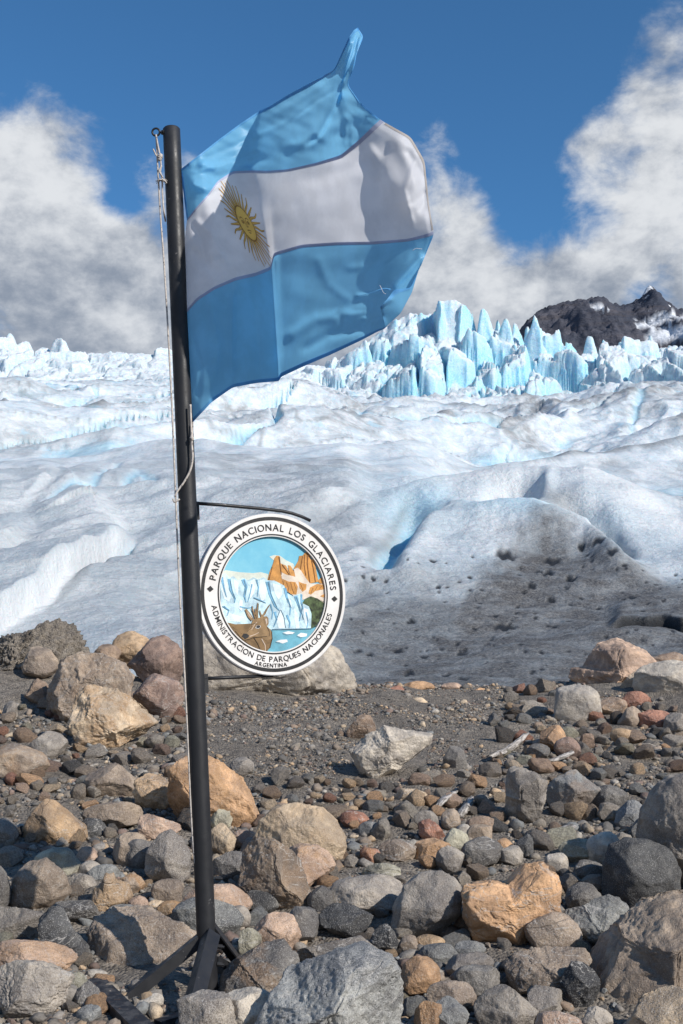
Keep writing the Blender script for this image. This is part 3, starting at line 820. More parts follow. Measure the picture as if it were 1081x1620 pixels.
# name, x0, y0, x1, y1 (photo px), colour, shape, label, options
ROCKS = [
 ('till_heap', -60, 975, 150, 1130, 'd', 'm', 'crumbly grey heap of till at the edge of the ice, far left', dict(Y=9.5, out=[(-60,1130),(-60,1040),(0,1008),(45,1000),(68,985),(88,979),(112,995),(135,1020),(152,1050),(150,1130)])),
 ('boulder', 33, 1024, 92, 1074, 'gb', 'n', 'brown stone lying on the crumbly till heap', dict(Y=9.0)),
 ('boulder', 40, 1074, 82, 1120, 'b', 'a', 'small brown block left of the big grey-tan boulder', dict()),
 ('boulder', 66, 1030, 211, 1160, 'gb', 'n', 'big rounded grey-tan boulder behind the angular tan one', dict(rust=18, out=[(66,1130),(72,1090),(95,1045),(125,1033),(165,1036),(198,1050),(211,1072),(210,1108),(190,1130),(140,1160),(90,1158)])),
 ('boulder', 112, 1086, 247, 1198, 'lt', 'a', 'large angular tan boulder with rusty top edge, left of the pole', dict(rust=55, out=[(112,1140),(122,1100),(136,1086),(185,1090),(205,1100),(230,1125),(247,1146),(225,1165),(185,1180),(150,1198),(128,1175)])),
 ('boulder', 148, 1020, 192, 1055, 'b', 'r', 'low brown boulder at the ice edge, left of the pale brown one', dict(Y=9.6)),
 ('boulder', 168, 1000, 242, 1058, 't', 'n', 'pale brown boulder against the ice, highest of the left pile', dict(Y=9.7, rust=20, dark=.8)),
 ('boulder', 203, 1006, 291, 1088, 'm', 'n', 'dark reddish brown boulder close to the left of the pole', dict(Y=9.1, out=[(203,1050),(222,1030),(240,1010),(258,1006),(280,1018),(291,1030),(290,1060),(278,1086),(230,1080)])),
 ('boulder', 212, 1068, 291, 1141, 'm', 'r', 'rounded mauve boulder below the dark reddish brown one', dict(light=1.25)),
 ('boulder', 276, 990, 574, 1120, 'lg', 's', 'wide pale grey slab of rock behind the round sign', dict(Y=9.6, speck=.1, light=.85, out=[(276,1110),(280,1040),(300,1012),(360,996),(430,992),(480,1000),(515,1012),(545,1040),(562,1070),(574,1105),(540,1120),(400,1120)])),
 ('boulder', -30, 1178, 76, 1242, 'gb', 'r', 'rounded grey-brown boulder with an orange stain cut by the left edge', dict(rust=35)),
 ('boulder', 44, 1158, 106, 1206, 'g', 'r', 'smooth grey boulder just left of the angular tan one', {}),
 ('rock', 3, 1110, 28, 1146, 'g', 'n', 'small grey stone standing under the till heap', dict()),
 ('boulder', 135, 1208, 222, 1264, 'gb', 'n', 'grey-brown boulder left of the yellowish block', {}),
 ('boulder', 210, 1228, 293, 1287, 't', 'a', 'yellowish tan block left of the pole', dict(light=1.1, out=[(210,1255),(213,1236),(232,1228),(270,1236),(292,1246),(290,1270),(272,1286),(232,1284),(214,1272)])),
 ('boulder', 266, 1192, 410, 1318, 'o', 'n', 'large orange boulder right behind the pole', dict(light=.92, rust=50, out=[(266,1265),(272,1215),(288,1196),(325,1194),(352,1205),(378,1230),(400,1262),(410,1290),(395,1314),(340,1318),(280,1300)])),
 ('boulder', 28, 1264, 140, 1342, 't', 'n', 'wide tan boulder with a pointed top near the left edge', dict(dark=.8, rust=30, out=[(28,1338),(36,1310),(52,1285),(70,1266),(85,1270),(105,1290),(135,1308),(140,1325),(130,1338),(80,1342)])),
 ('boulder', 130, 1268, 224, 1316, 'gb', 'n', 'flat grey-brown stone with pale veins', dict(light=.95)),
 ('rock', 124, 1296, 168, 1328, 'bk', 's', 'thin blackish slate beside the pointed tan boulder', {}),
 ('boulder', 219, 1290, 286, 1332, 'p', 'n', 'pinkish beige stone left of the pole under the yellowish block', {}),
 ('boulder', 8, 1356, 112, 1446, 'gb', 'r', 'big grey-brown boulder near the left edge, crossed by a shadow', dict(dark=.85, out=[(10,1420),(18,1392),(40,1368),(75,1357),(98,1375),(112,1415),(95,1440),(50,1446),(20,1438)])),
 ('boulder', 54, 1342, 127, 1398, 'gg', 'r', 'pale greenish boulder behind the big grey-brown one', dict(light=1.15)),
 ('rock', 120, 1340, 156, 1374, 'p', 'r', 'round pinkish stone right of the pale greenish boulder', {}),
 ('rock', 124, 1363, 162, 1394, 'g', 'r', 'round grey stone under the round pinkish one', {}),
 ('rock', 138, 1368, 189, 1402, 'bg', 'r', 'flat-topped blue-grey stone right of the round grey one', {}),
 ('rock', 178, 1318, 234, 1380, 'gb', 'r', 'rounded grey-brown stone leaning on the dark grey egg-shaped one', {}),
 ('rock', 197, 1328, 250, 1384, 'dg', 'r', 'dark grey egg-shaped stone left of the tall speckled one', dict(light=1.4)),
 ('boulder', 230, 1314, 303, 1408, 'g', 'r', 'tall speckled grey boulder left of the pole', dict(speck=.8, out=[(230,1375),(233,1345),(250,1322),(268,1315),(288,1328),(301,1350),(302,1385),(294,1406),(262,1404),(238,1392)])),
 ('rock', 105, 1382, 152, 1417, 'g', 'n', 'grey stone above the tan pointed block', {}),
 ('rock', 143, 1384, 206, 1450, 't', 'a', 'tan block with a small knob on top, left of the pole', dict(dark=.82, out=[(143,1440),(150,1405),(163,1394),(168,1380),(180,1382),(184,1394),(200,1405),(206,1425),(196,1442),(165,1450)])),
 ('rock', 186, 1382, 230, 1422, 'gb', 'a', 'rusty grey block right of the knobbed tan one', dict(rust=80)),
 ('rock', 240, 1392, 291, 1434, 'gb', 'r', 'smooth grey-brown stone under the tall speckled boulder', {}),
 ('boulder', 60, 1440, 146, 1534, 'bk', 's', 'tilted blackish slate block beside the big pinkish grey one', dict(light=1.25, out=[(60,1458),(75,1440),(92,1442),(118,1472),(140,1500),(146,1524),(125,1534),(95,1522),(66,1488)])),
 ('rock', 82, 1428, 158, 1462, 'dg', 's', 'flat dark slate above the tilted blackish block', dict(dark=.8)),
 ('boulder', 140, 1447, 312, 1570, 'gb', 's', 'big pinkish grey block under the left strut of the pole', dict(Y=4.22, depth=.8, speck=.6, light=1.05, out=[(140,1480),(143,1455),(170,1448),(235,1446),(285,1460),(312,1478),(310,1505),(275,1540),(240,1568),(200,1562),(155,1540),(142,1510)])),
 ('boulder', -30, 1490, 118, 1566, 'p', 'n', 'pinkish tan boulder behind the layered grey one at the left edge', dict(dark=.85, rust=35)),
 ('boulder', -30, 1524, 113, 1622, 'g', 's', 'layered grey boulder in the bottom left corner', dict(light=1.05)),
 ('boulder', -30, 1434, 72, 1496, 'g', 'n', 'grey boulder at the left edge above the pinkish tan one', dict(dark=.8)),
 ('rock', 110, 1556, 172, 1608, 'dg', 'a', 'dark grey stone beside the rusty iron channel', dict(light=1.3)),
 ('rock', 104, 1540, 142, 1582, 'gg', 'r', 'small greenish stone under the tilted blackish slate', dict(dark=.7)),
 ('rock', 118, 1592, 160, 1630, 'bg', 'a', 'blue-grey angular stone at the bottom edge, left of the iron channel', {}),
 ('rock', 202, 1418, 235, 1447, 'p', 'r', 'small pinkish tan stone above the big pinkish grey block', {}),
 ('rock', 246, 1426, 293, 1459, 't', 'r', 'small rusty speckled stone just left of the pole foot', dict(rust=70, dark=.7)),
 ('rock', 172, 1432, 222, 1452, 'bg', 'r', 'flat blue-grey stone on top of the big pinkish grey block', {}),
 ('rock', 232, 1424, 262, 1440, 'lt', 'r', 'flat beige stone beside the small rusty speckled one', {}),
 ('boulder', 272, 1422, 384, 1488, 'bg', 'n', 'speckled blue-grey boulder directly behind the pole foot', dict(speck=.8, dark=.7)),
 ('boulder', 288, 1400, 398, 1462, 'p', 'r', 'pinkish tan boulder behind the pole above its foot', dict(light=1.05, rust=35)),
 ('rock', 356, 1434, 397, 1468, 'g', 'r', 'smooth grey stone right of the pole foot', {}),
 ('boulder', 334, 1346, 404, 1402, 'dg', 'n', 'dark grey-brown stone touching the right side of the pole', dict(light=1.45)),
 ('boulder', 378, 1324, 500, 1456, 'gb', 'n', 'large purplish brown boulder between the pole and the round beige one', dict(dark=.78, rust=25, speck=.4, out=[(378,1400),(385,1350),(405,1328),(435,1326),(462,1345),(482,1380),(498,1425),(492,1450),(440,1456),(395,1440)])),
 ('boulder', 404, 1271, 549, 1376, 'lt', 'r', 'big round beige boulder right of the pole', dict(light=.86, rust=15, out=[(404,1325),(412,1296),(435,1277),(470,1271),(508,1278),(532,1298),(547,1325),(545,1355),(520,1374),(470,1372),(425,1355)])),
 ('boulder', 446, 1337, 530, 1412, 'p', 'a', 'pinkish orange wedge under the big round beige boulder', dict(rust=60)),
 ('rock', 330, 1274, 369, 1314, 'gg', 'n', 'pale greenish stone standing before the large orange boulder', dict(light=1.2)),
 ('boulder', 330, 1304, 374, 1358, 'lt', 'n', 'pale beige stone right of the pole below the orange boulder', dict(dark=.8)),
 ('rock', 364, 1314, 412, 1344, 'p', 'r', 'pinkish stone left of the big round beige boulder', {}),
 ('rock', 382, 1408, 441, 1448, 'bk', 'r', 'blackish rounded stone under the purplish brown boulder', {}),
 ('rock', 487, 1402, 528, 1454, 'dg', 'r', 'dark grey stone below the pinkish orange wedge', {}),
 ('rock', 454, 1435, 504, 1496, 'dg', 'r', 'upright dark stone left of the glossy black one', dict(light=1.25)),
 ('rock', 528, 1420, 567, 1450, 't', 'r', 'small olive tan stone above the glossy black one', dict(dark=.65)),
 ('boulder', 504, 1434, 590, 1490, 'bk', 'n', 'glossy black stone left of the big grey egg-shaped boulder', {}),
 ('boulder', 522, 1388, 642, 1452, 'g', 'n', 'wide flat grey stone left of the big grey egg-shaped boulder', dict(light=1.15, rust=5)),
 ('boulder', 574, 1366, 634, 1404, 'gg', 'a', 'greenish grey block on top of the wide flat grey stone', {}),
 ('boulder', 620, 1378, 733, 1490, 'g', 'r', 'big grey egg-shaped boulder left of the orange one', dict(speck=.5, out=[(620,1470),(624,1430),(640,1402),(665,1384),(695,1378),(722,1390),(733,1415),(730,1440),(700,1468),(662,1488),(630,1486)])),
 ('boulder', 399, 1447, 476, 1508, 'p', 'n', 'pinkish granite stone right of the pole foot', dict(speck=.7, rust=15)),
 ('rock', 378, 1468, 414, 1518, 'gg', 's', 'greenish slab leaning on the pinkish granite stone', dict(dark=.85)),
 ('boulder', 344, 1495, 477, 1586, 'dg', 'n', 'dark mottled boulder against the right of the pole foot', dict(rust=35, light=1.1, out=[(344,1575),(350,1545),(375,1520),(410,1500),(448,1495),(470,1515),(477,1545),(470,1580),(400,1586)])),
 ('boulder', 470, 1484, 612, 1540, 'g', 'n', 'wide grey stone behind the big granite boulder at the bottom', dict(speck=.5, dark=.8)),
 ('boulder', 396, 1504, 638, 1690, 'bg', 's', 'huge speckled granite boulder at the bottom middle', dict(speck=.9, light=1.3, Y=3.45, out=[(396,1690),(402,1620),(425,1575),(470,1540),(535,1510),(580,1505),(620,1518),(636,1560),(637,1610),(620,1690)])),
 ('boulder', 280, 1572, 377, 1660, 'g', 'n', 'speckled grey boulder before the front strut of the pole', dict(speck=.8, Y=3.5, light=1.05)),
 ('boulder', 345, 1568, 440, 1640, 'lg', 'n', 'light grey stone between the two speckled boulders at the bottom', dict(Y=3.55)),
 ('rock', 634, 1515, 697, 1574, 'o', 'r', 'smooth orange-tan egg-shaped stone right of the granite boulder', dict(light=.72, speck=.4)),
 ('rock', 588, 1464, 630, 1514, 'bk', 'a', 'small black splintered stone right of the glossy black one', {}),
 ('rock', 628, 1482, 664, 1512, 'gb', 'n', 'small brown stone below the big grey egg-shaped boulder', {}),
 ('rock', 656, 1480, 704, 1506, 't', 'r', 'half hidden tan stone under the orange boulder', dict(dark=.7)),
 ('rock', 662, 1492, 724, 1528, 'bg', 'r', 'flat blue-grey stone below the half hidden tan one', dict(dark=.8)),
 ('rock', 706, 1508, 782, 1552, 'g', 'r', 'rounded grey stone below the orange boulder', {}),
 ('rock', 714, 1530, 792, 1584, 'dg', 'n', 'dark grey stone below the rounded grey one', dict(light=1.2)),
 ('rock', 676, 1552, 752, 1604, 'gb', 'n', 'warm grey stone right of the orange-tan egg', dict(light=1.3)),
 ('rock', 656, 1584, 704, 1640, 'o', 'n', 'orange-brown stone at the bottom edge', dict(dark=.6)),
 ('rock', 688, 1582, 742, 1640, 'bg', 'n', 'blue-grey stone at the bottom edge right of the orange-brown one', {}),
 ('rock', 720, 1490, 768, 1520, 'bg', 'n', 'small blue-grey stone touching the orange boulder underneath', {}),
 ('boulder', 728, 1366, 886, 1512, 'o', 'a', 'big angular orange boulder with a notched bright top', dict(light=1.02, rust=25, speck=.2, out=[(728,1412),(740,1400),(775,1396),(806,1402),(832,1376),(858,1366),(880,1380),(884,1410),(882,1440),(868,1470),(838,1498),(820,1512),(790,1500),(750,1488),(735,1450)])),
 ('boulder', 830, 1446, 918, 1518, 'gb', 'r', 'brown granite boulder under the big orange one', dict(speck=.6, light=1.15)),
 ('boulder', 878, 1412, 1012, 1514, 'bg', 'n', 'smooth slate-grey boulder right of the orange one', dict(dark=.85, out=[(878,1455),(900,1440),(935,1425),(965,1414),(990,1428),(1005,1455),(1012,1478),(990,1500),(950,1514),(905,1490)])),
 ('boulder', 896, 1400, 956, 1444, 'dg', 'n', 'dark grey stone on top of the slate-grey boulder', {}),
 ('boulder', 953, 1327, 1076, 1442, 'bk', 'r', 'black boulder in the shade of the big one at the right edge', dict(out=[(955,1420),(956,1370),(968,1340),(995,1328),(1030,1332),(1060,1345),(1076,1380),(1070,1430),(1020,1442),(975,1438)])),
 ('boulder', 1013, 1222, 1130, 1430, 'g', 'r', 'tall grey boulder cut by the right edge above the black one', dict(dark=.95, out=[(1013,1340),(1018,1285),(1035,1250),(1060,1230),(1090,1222),(1130,1240),(1130,1430),(1085,1425),(1045,1395),(1022,1365)])),
 ('boulder', 938, 1428, 1150, 1640, 'gb', 's', 'huge brown boulder in the bottom right corner', dict(Y=3.9, speck=.3, out=[(938,1590),(945,1545),(965,1510),(1000,1470),(1040,1440),(1080,1428),(1150,1430),(1150,1640),(975,1640),(948,1620)])),
 ('boulder', 798, 1506, 942, 1584, 'gb', 's', 'flat-topped grey-brown slab below the orange boulder', dict(light=.95, out=[(800,1530),(815,1512),(870,1507),(930,1510),(942,1530),(920,1555),(895,1580),(850,1582),(806,1565)])),
 ('boulder', 886, 1526, 950, 1608, 'bk', 'a', 'dark blue-black wedge beside the huge brown boulder', {}),
 ('boulder', 752, 1564, 850, 1640, 'g', 'n', 'purplish grey stone at the bottom edge', dict(dark=.85, speck=.5)),
 ('rock', 834, 1562, 892, 1614, 'g', 'a', 'grey wedge below the flat-topped slab', {}),
 ('boulder', 992, 1572, 1120, 1680, 'lt', 'n', 'speckled beige boulder low in the bottom right corner', dict(Y=3.5, speck=.7, dark=.75)),
 ('rock', 848, 1602, 928, 1660, 'p', 'n', 'tan stone at the bottom edge left of the huge brown boulder', dict(Y=3.5)),
 ('rock', 918, 1594, 970, 1640, 'g', 'n', 'small grey stone at the bottom edge by the huge brown boulder', dict(Y=3.55)),
 ('boulder', 800, 1216, 868, 1314, 'g', 's', 'tall flat-faced grey block on the right slope', dict(out=[(802,1290),(803,1240),(806,1222),(818,1216),(848,1222),(866,1236),(864,1262),(852,1290),(830,1313),(812,1306)])),
 ('boulder', 864, 1220, 950, 1292, 'bg', 's', 'blue-grey slab with a yellowish stain right of the flat-faced block', dict(rust=28, light=1.15)),
 ('boulder', 938, 1244, 1000, 1294, 'dg', 'n', 'dark grey stone right of the stained blue-grey slab', {}),
 ('boulder', 973, 1268, 1024, 1318, 'bg', 'n', 'pale blue-grey stone left of the tall boulder at the right edge', dict(light=1.2)),
 ('rock', 854, 1148, 899, 1192, 'o', 'n', 'rounded orange stone on the right slope', dict(light=.85)),
 ('rock', 877, 1166, 919, 1202, 'm', 'r', 'purplish round stone beside the orange one on the slope', {}),
 ('boulder', 877, 1086, 953, 1152, 'lg', 'r', 'smooth light grey boulder high on the right slope', dict()),
 ('boulder', 903, 1013, 1046, 1104, 'p', 's', 'large pinkish grey boulder against the dirty ice at right', dict(Y=9.6, light=.95, out=[(905,1075),(908,1058),(925,1060),(935,1040),(950,1020),(985,1013),(1015,1025),(1046,1055),(1030,1075),(1000,1085),(970,1104),(930,1090)])),
 ('boulder', 1003, 1046, 1110, 1114, 'lg', 'n', 'pitted light grey boulder cut by the right edge', dict(Y=8.9)),
 ('rock', 983, 1062, 1034, 1098, 'lt', 'n', 'cream stone between the pinkish boulder and the pitted one', dict(Y=9.1)),
 ('boulder', 1030, 1032, 1100, 1062, 'b', 'r', 'brown boulder behind the pitted light grey one', dict(Y=9.9, light=1.2)),
 ('rock', 946, 1104, 992, 1138, 'b', 'n', 'brown stone right of the smooth light grey boulder', dict()),
 ('rock', 985, 1094, 1030, 1124, 'rb', 'n', 'reddish stone below the cream one', dict()),
 ('rock', 978, 1118, 1022, 1158, 'gb', 'a', 'grey-brown block below the reddish stone', dict()),
 ('rock', 966, 1152, 1006, 1178, 't', 'r', 'tan flattened stone on the right slope', dict(dark=.85)),
 ('rock', 1010, 1124, 1064, 1158, 'rb', 'n', 'reddish tan stone near the right edge', dict(light=1.3)),
 ('rock', 1052, 1128, 1100, 1166, 'g', 'r', 'grey stone cut by the right edge on the slope', {}),
 ('boulder', 552, 1147, 686, 1243, 'lg', 's', 'pale angular slab half buried in the bank', dict(light=1.15, speck=.2, depth=.6, out=[(553,1190),(580,1166),(607,1149),(640,1156),(684,1162),(680,1178),(655,1200),(620,1222),(585,1242),(568,1222)])),
 ('rock', 547, 1130, 594, 1176, 'b', 's', 'brown slab sunk in the bank above the pale one', dict(depth=.5)),
 ('rock', 702, 1182, 739, 1226, 'dg', 'n', 'dark stone in the bank right of the pale slab', dict(light=1.2)),
 ('rock', 611, 1084, 643, 1108, 'rb', 'r', 'reddish stone on the crest of the bank', dict(Y=9.6, light=1.4)),
 ('rock', 637, 1078, 688, 1094, 'o', 'r', 'flat orange stone on the crest right of the reddish one', dict(Y=9.8, dark=.8)),
 ('rock', 698, 1080, 732, 1094, 'p', 'r', 'flat pinkish stone on the crest of the bank', dict(Y=9.8)),
 ('rock', 746, 1088, 774, 1108, 'o', 'r', 'small orange stone at the right end of the crest', dict(Y=9.7, dark=.8)),
 ('rock', 644, 1104, 680, 1128, 'lt', 'r', 'pale stone lying just below the crest', dict(Y=9.0)),
 ('rock', 618, 1101, 638, 1118, 'lt', 'n', 'small whitish stone just below the crest', dict(Y=9.1, light=1.2)),
 ('rock', 626, 1248, 677, 1277, 'lt', 'n', 'flat tan stone at the foot of the bank', dict(dark=.9)),
 ('rock', 538, 1282, 584, 1314, 'rb', 'r', 'reddish brown stone right of the big round beige boulder', {}),
 ('rock', 568, 1300, 602, 1326, 'bg', 'r', 'blue-grey pebble right of the reddish brown stone', {}),
 ('rock', 655, 1282, 694, 1320, 'g', 'n', 'grey stone left of the red triangular one', {}),
 ('rock', 663, 1298, 704, 1338, 'rb', 'a', 'red triangular stone by the driftwood', dict(light=1.25)),
 ('rock', 698, 1280, 729, 1313, 'gb', 'r', 'round grey-brown stone between the driftwood pieces', {}),
 ('rock', 699, 1312, 742, 1352, 'gg', 'n', 'pale greenish stone above the dark rounded one', {}),
 ('rock', 654, 1328, 720, 1368, 'o', 'n', 'orange-tan stone above the big grey egg-shaped boulder', dict(dark=.85, rust=20)),
 ('boulder', 731, 1326, 798, 1372, 'dg', 'r', 'dark rounded stone above the big orange boulder', dict(light=1.1)),
 ('rock', 738, 1306, 778, 1338, 'gb', 'n', 'brownish stone above the dark rounded one', dict(rust=20)),
 ('rock', 788, 1340, 828, 1372, 'g', 'n', 'grey stone right of the dark rounded one', {}),
 ('rock', 778, 1326, 814, 1352, 'o', 'r', 'small orange stone right of the dark rounded one', dict(dark=.75)),
 ('rock', 816, 1320, 844, 1362, 'bk', 'n', 'narrow black stone left of the flat driftwood', dict(light=1.3)),
 ('rock', 738, 1292, 792, 1318, 'b', 'r', 'flat brown stone right of the driftwood', {}),
 ('rock', 886, 1328, 948, 1370, 'gg', 'n', 'greenish tan stone left of the pale tilted one', dict(dark=.85)),
 ('boulder', 928, 1318, 988, 1378, 'lg', 'r', 'pale tilted stone left of the black boulder', {}),
 ('rock', 904, 1362, 960, 1398, 'dg', 'r', 'dark flat stone left of the black boulder', {}),
 ('rock', 862, 1350, 900, 1384, 'lg', 'r', 'pale stone above the notched orange boulder', {}),
 ('rock', 916, 1384, 964, 1416, 'gb', 'r', 'brown stone between the black boulder and the slate-grey one', {}),
 ('rock', 364, 1200, 402, 1230, 'g', 'r', 'grey stone at the foot of the bank right of the orange boulder', {}),
 ('rock', 576, 1416, 606, 1446, 'bg', 'n', 'blue-grey stone on the wide flat grey one', dict(Y=4.55)),
 ('rock', 570, 1340, 602, 1372, 'rb', 'n', 'small rusty red stone left of the greenish grey block', dict(rust=60)),
 ('rock', 594, 1330, 660, 1368, 'gb', 'n', 'grey-brown stone behind the greenish grey block', {}),
 ('rock', 690, 1340, 735, 1385, 'g', 'n', 'grey stone between the egg-shaped and the orange boulders', {}),
 ('boulder', -25, 1372, 14, 1460, 'dg', 'r', 'dark boulder cut by the left edge beside the grey-brown one', {}),
 ('boulder', -20, 1296, 30, 1342, 'g', 'n', 'grey stone at the left edge beside the pointed tan boulder', {}),
]
STONES = []            # (px box) of everything placed by hand
def place_rocks():
    for i, (nm, x0, y0, x1, y1, ck, st, label, op) in enumerate(ROCKS):
        cx, cy, w, h = (x0 + x1) / 2, (y0 + y1) / 2, x1 - x0, y1 - y0
        Y = op.get('Y')
        if Y is None:
            Y = hit_ground(min(max(cx, -100), 1180), y1 - .16 * h) or 9.5
        depth = Y / ray(cx, cy)[1]
        big = max(w, h)
        sub = 6 if big > 130 else (5 if big > 44 else 4)
        s = depth / FPX
        out = op.get('out')
        if out is not None:
            o = np.array(out, float)
            V = stone_verts(100 + i, st, sub, np.stack([(o[:, 0] - cx), -(o[:, 1] - cy)], 1))
            hx = hy = s
        else:
            V = stone_verts(100 + i, st, sub)
            hx, hy = w / 2 * s, h / 2 * s
        hz = .5 * (.45 * min(w, h) + .55 * .5 * (w + h)) * s * op.get('depth', .95)
        word, col = COLORS[ck]
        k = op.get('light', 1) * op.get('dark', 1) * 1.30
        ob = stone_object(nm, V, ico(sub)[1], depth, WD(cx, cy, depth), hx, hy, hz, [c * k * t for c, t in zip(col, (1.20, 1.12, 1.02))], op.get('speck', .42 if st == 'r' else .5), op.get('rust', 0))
        if nm == 'till_heap':
            ob.data.materials[0] = M_GROUND
            tag(ob, label, 'heap')
        else:
            tag(ob, label, nm, 'boulders and stones of the moraine')
        STONES.append((cx, cy, w / 2, h / 2, Y, label))
place_rocks()

def inside_stone(px, py, k=.86):
    for cx, cy, a, b, Y, _ in STONES:
        if ((px - cx) / a) ** 2 + ((py - cy) / b) ** 2 < k * k: return True
    return False
def project(p):
    d = np.asarray(p) - np.array([0, 0, CAM_Z])
    f = d[1] * CP + d[2] * SP
    return 540.5 + FPX * d[0] / f, 810 - FPX * (-d[1] * SP + d[2] * CP) / f
def near_phrase(px, py):
    """the big labelled stone this one lies closest to"""
    best = min(STONES[:N_HAND], key=lambda s: math.hypot((px - s[0]) / (s[2] + 25), (py - s[1]) / (s[3] + 25)) if s[2] > 25 and -20 < s[0] < 1100 else 1e9)
    dx, dy = (px - best[0]) / best[2], (py - best[1]) / best[3]
    side = ('right of' if dx > 0 else 'left of') if abs(dx) > abs(dy) else ('below' if dy > 0 else 'above')
    return side, best[5]
N_HAND = len(STONES)
POOL = [(stone_verts(900 + k, 'nnaas'[k % 5], 4), k) for k in range(20)]
def anchor(lab):
    stop = {'left', 'right', 'behind', 'with', 'at', 'near', 'under', 'above', 'on', 'in', 'between', 'beside', 'cut', 'against', 'below', 'high', 'close', 'directly', 'before', 'touching', 'crossed', 'low', 'half', 'just', 'over'}
    ws = lab.replace(',', ' ,').split()
    out = []
    for i, w in enumerate(ws):
        if i > 1 and (w in stop or w == ','):
            if len(out) >= 3 and (i > 3): break
        out.append(w)
    return ' '.join(out[:8]).replace(' ,', '')
def filler_stones():
    used = set()
    q = np.random.default_rng(23)
    meshes = {}
    placed, tries = 0, 0
    wts = ['g', 'g', 'g', 'lg', 'lg', 'dg', 'bg', 'bg', 'gb', 'gb', 'b', 't', 'lg', 'rb', 'm', 'gg', 'p', 'bk', 'lt', 'd', 'o']
    while placed < 290 and tries < 30000:
        tries += 1
        zone = q.random()
        if zone < .55: px, py = q.uniform(0, 1081), q.uniform(1290, 1610)
        elif zone < .76: px, py = q.uniform(780, 1081), q.uniform(1092, 1300)
        elif zone < .93: px, py = q.uniform(0, 290), q.uniform(1090, 1310)
        else: px, py = q.uniform(380, 820), q.uniform(1230, 1300)
        if inside_stone(px, py, .95) or (305 < px < 365 and py > 1150) or (160 < px < 400 and py > 1455): continue
        Y = hit_ground(px, py)
        if Y is None: continue
        size = (17 + 32 * q.random() ** 1.5) * (1.0 if py > 1290 else .75)
        depth = Y / ray(px, py)[1]
        s = depth / FPX
        k = q.integers(len(POOL))
        if k not in meshes:
            V = POOL[k][0]
            meshes[k] = mesh_from('stone', V[:, :1] * RIGHT + V[:, 1:2] * UP + V[:, 2:3] * TOCAM, ico(4)[1])
            meshes[k].materials.append(M_STONE)
        o = bpy.data.objects.new('stone', meshes[k]); COL.objects.link(o)
        sc = size / 2 * s
        o.scale = (sc * q.uniform(.9, 1.35), sc * q.uniform(.8, 1.2), sc * q.uniform(.62, .9))
        o.rotation_euler = (q.uniform(-.35, .35), q.uniform(-.35, .35), q.uniform(0, 6.28))
        g = W(px, py, Y)
        o.location = (g[0], g[1], float(ground_z(g[0], g[1])) + sc * .38)
        side, lab = near_phrase(px, py)
        lab = anchor(lab)
        big_ = 'tiny' if size < 19 else ('small' if size < 30 else 'fist-sized')
        flat = o.scale[2] / max(o.scale[0], o.scale[1])
        form = 'flat' if flat < .56 else ('chunky' if flat > .72 else 'oval')
        ck = wts[q.integers(len(wts))]
        for alt in q.permutation(len(wts)):
            if (big_, form, COLORS[ck][0], side, lab) not in used: break
            ck = wts[alt]
        used.add((big_, form, COLORS[ck][0], side, lab))
        word, col = COLORS[ck]
        v = q.uniform(.8, 1.2)
        o.color = (*[c * v * t for c, t in zip(col, (1.42, 1.34, 1.24))], q.uniform(.1, .6)); o.pass_index = int(q.uniform(0, 30))
        tag(o, f'{big_} {form} {word} stone {side} the {lab}', 'stone', f'small stones {side} the {lab}')
        STONES.append((px, py, size * .55, size * .42, Y, ''))
        placed += 1
filler_stones()

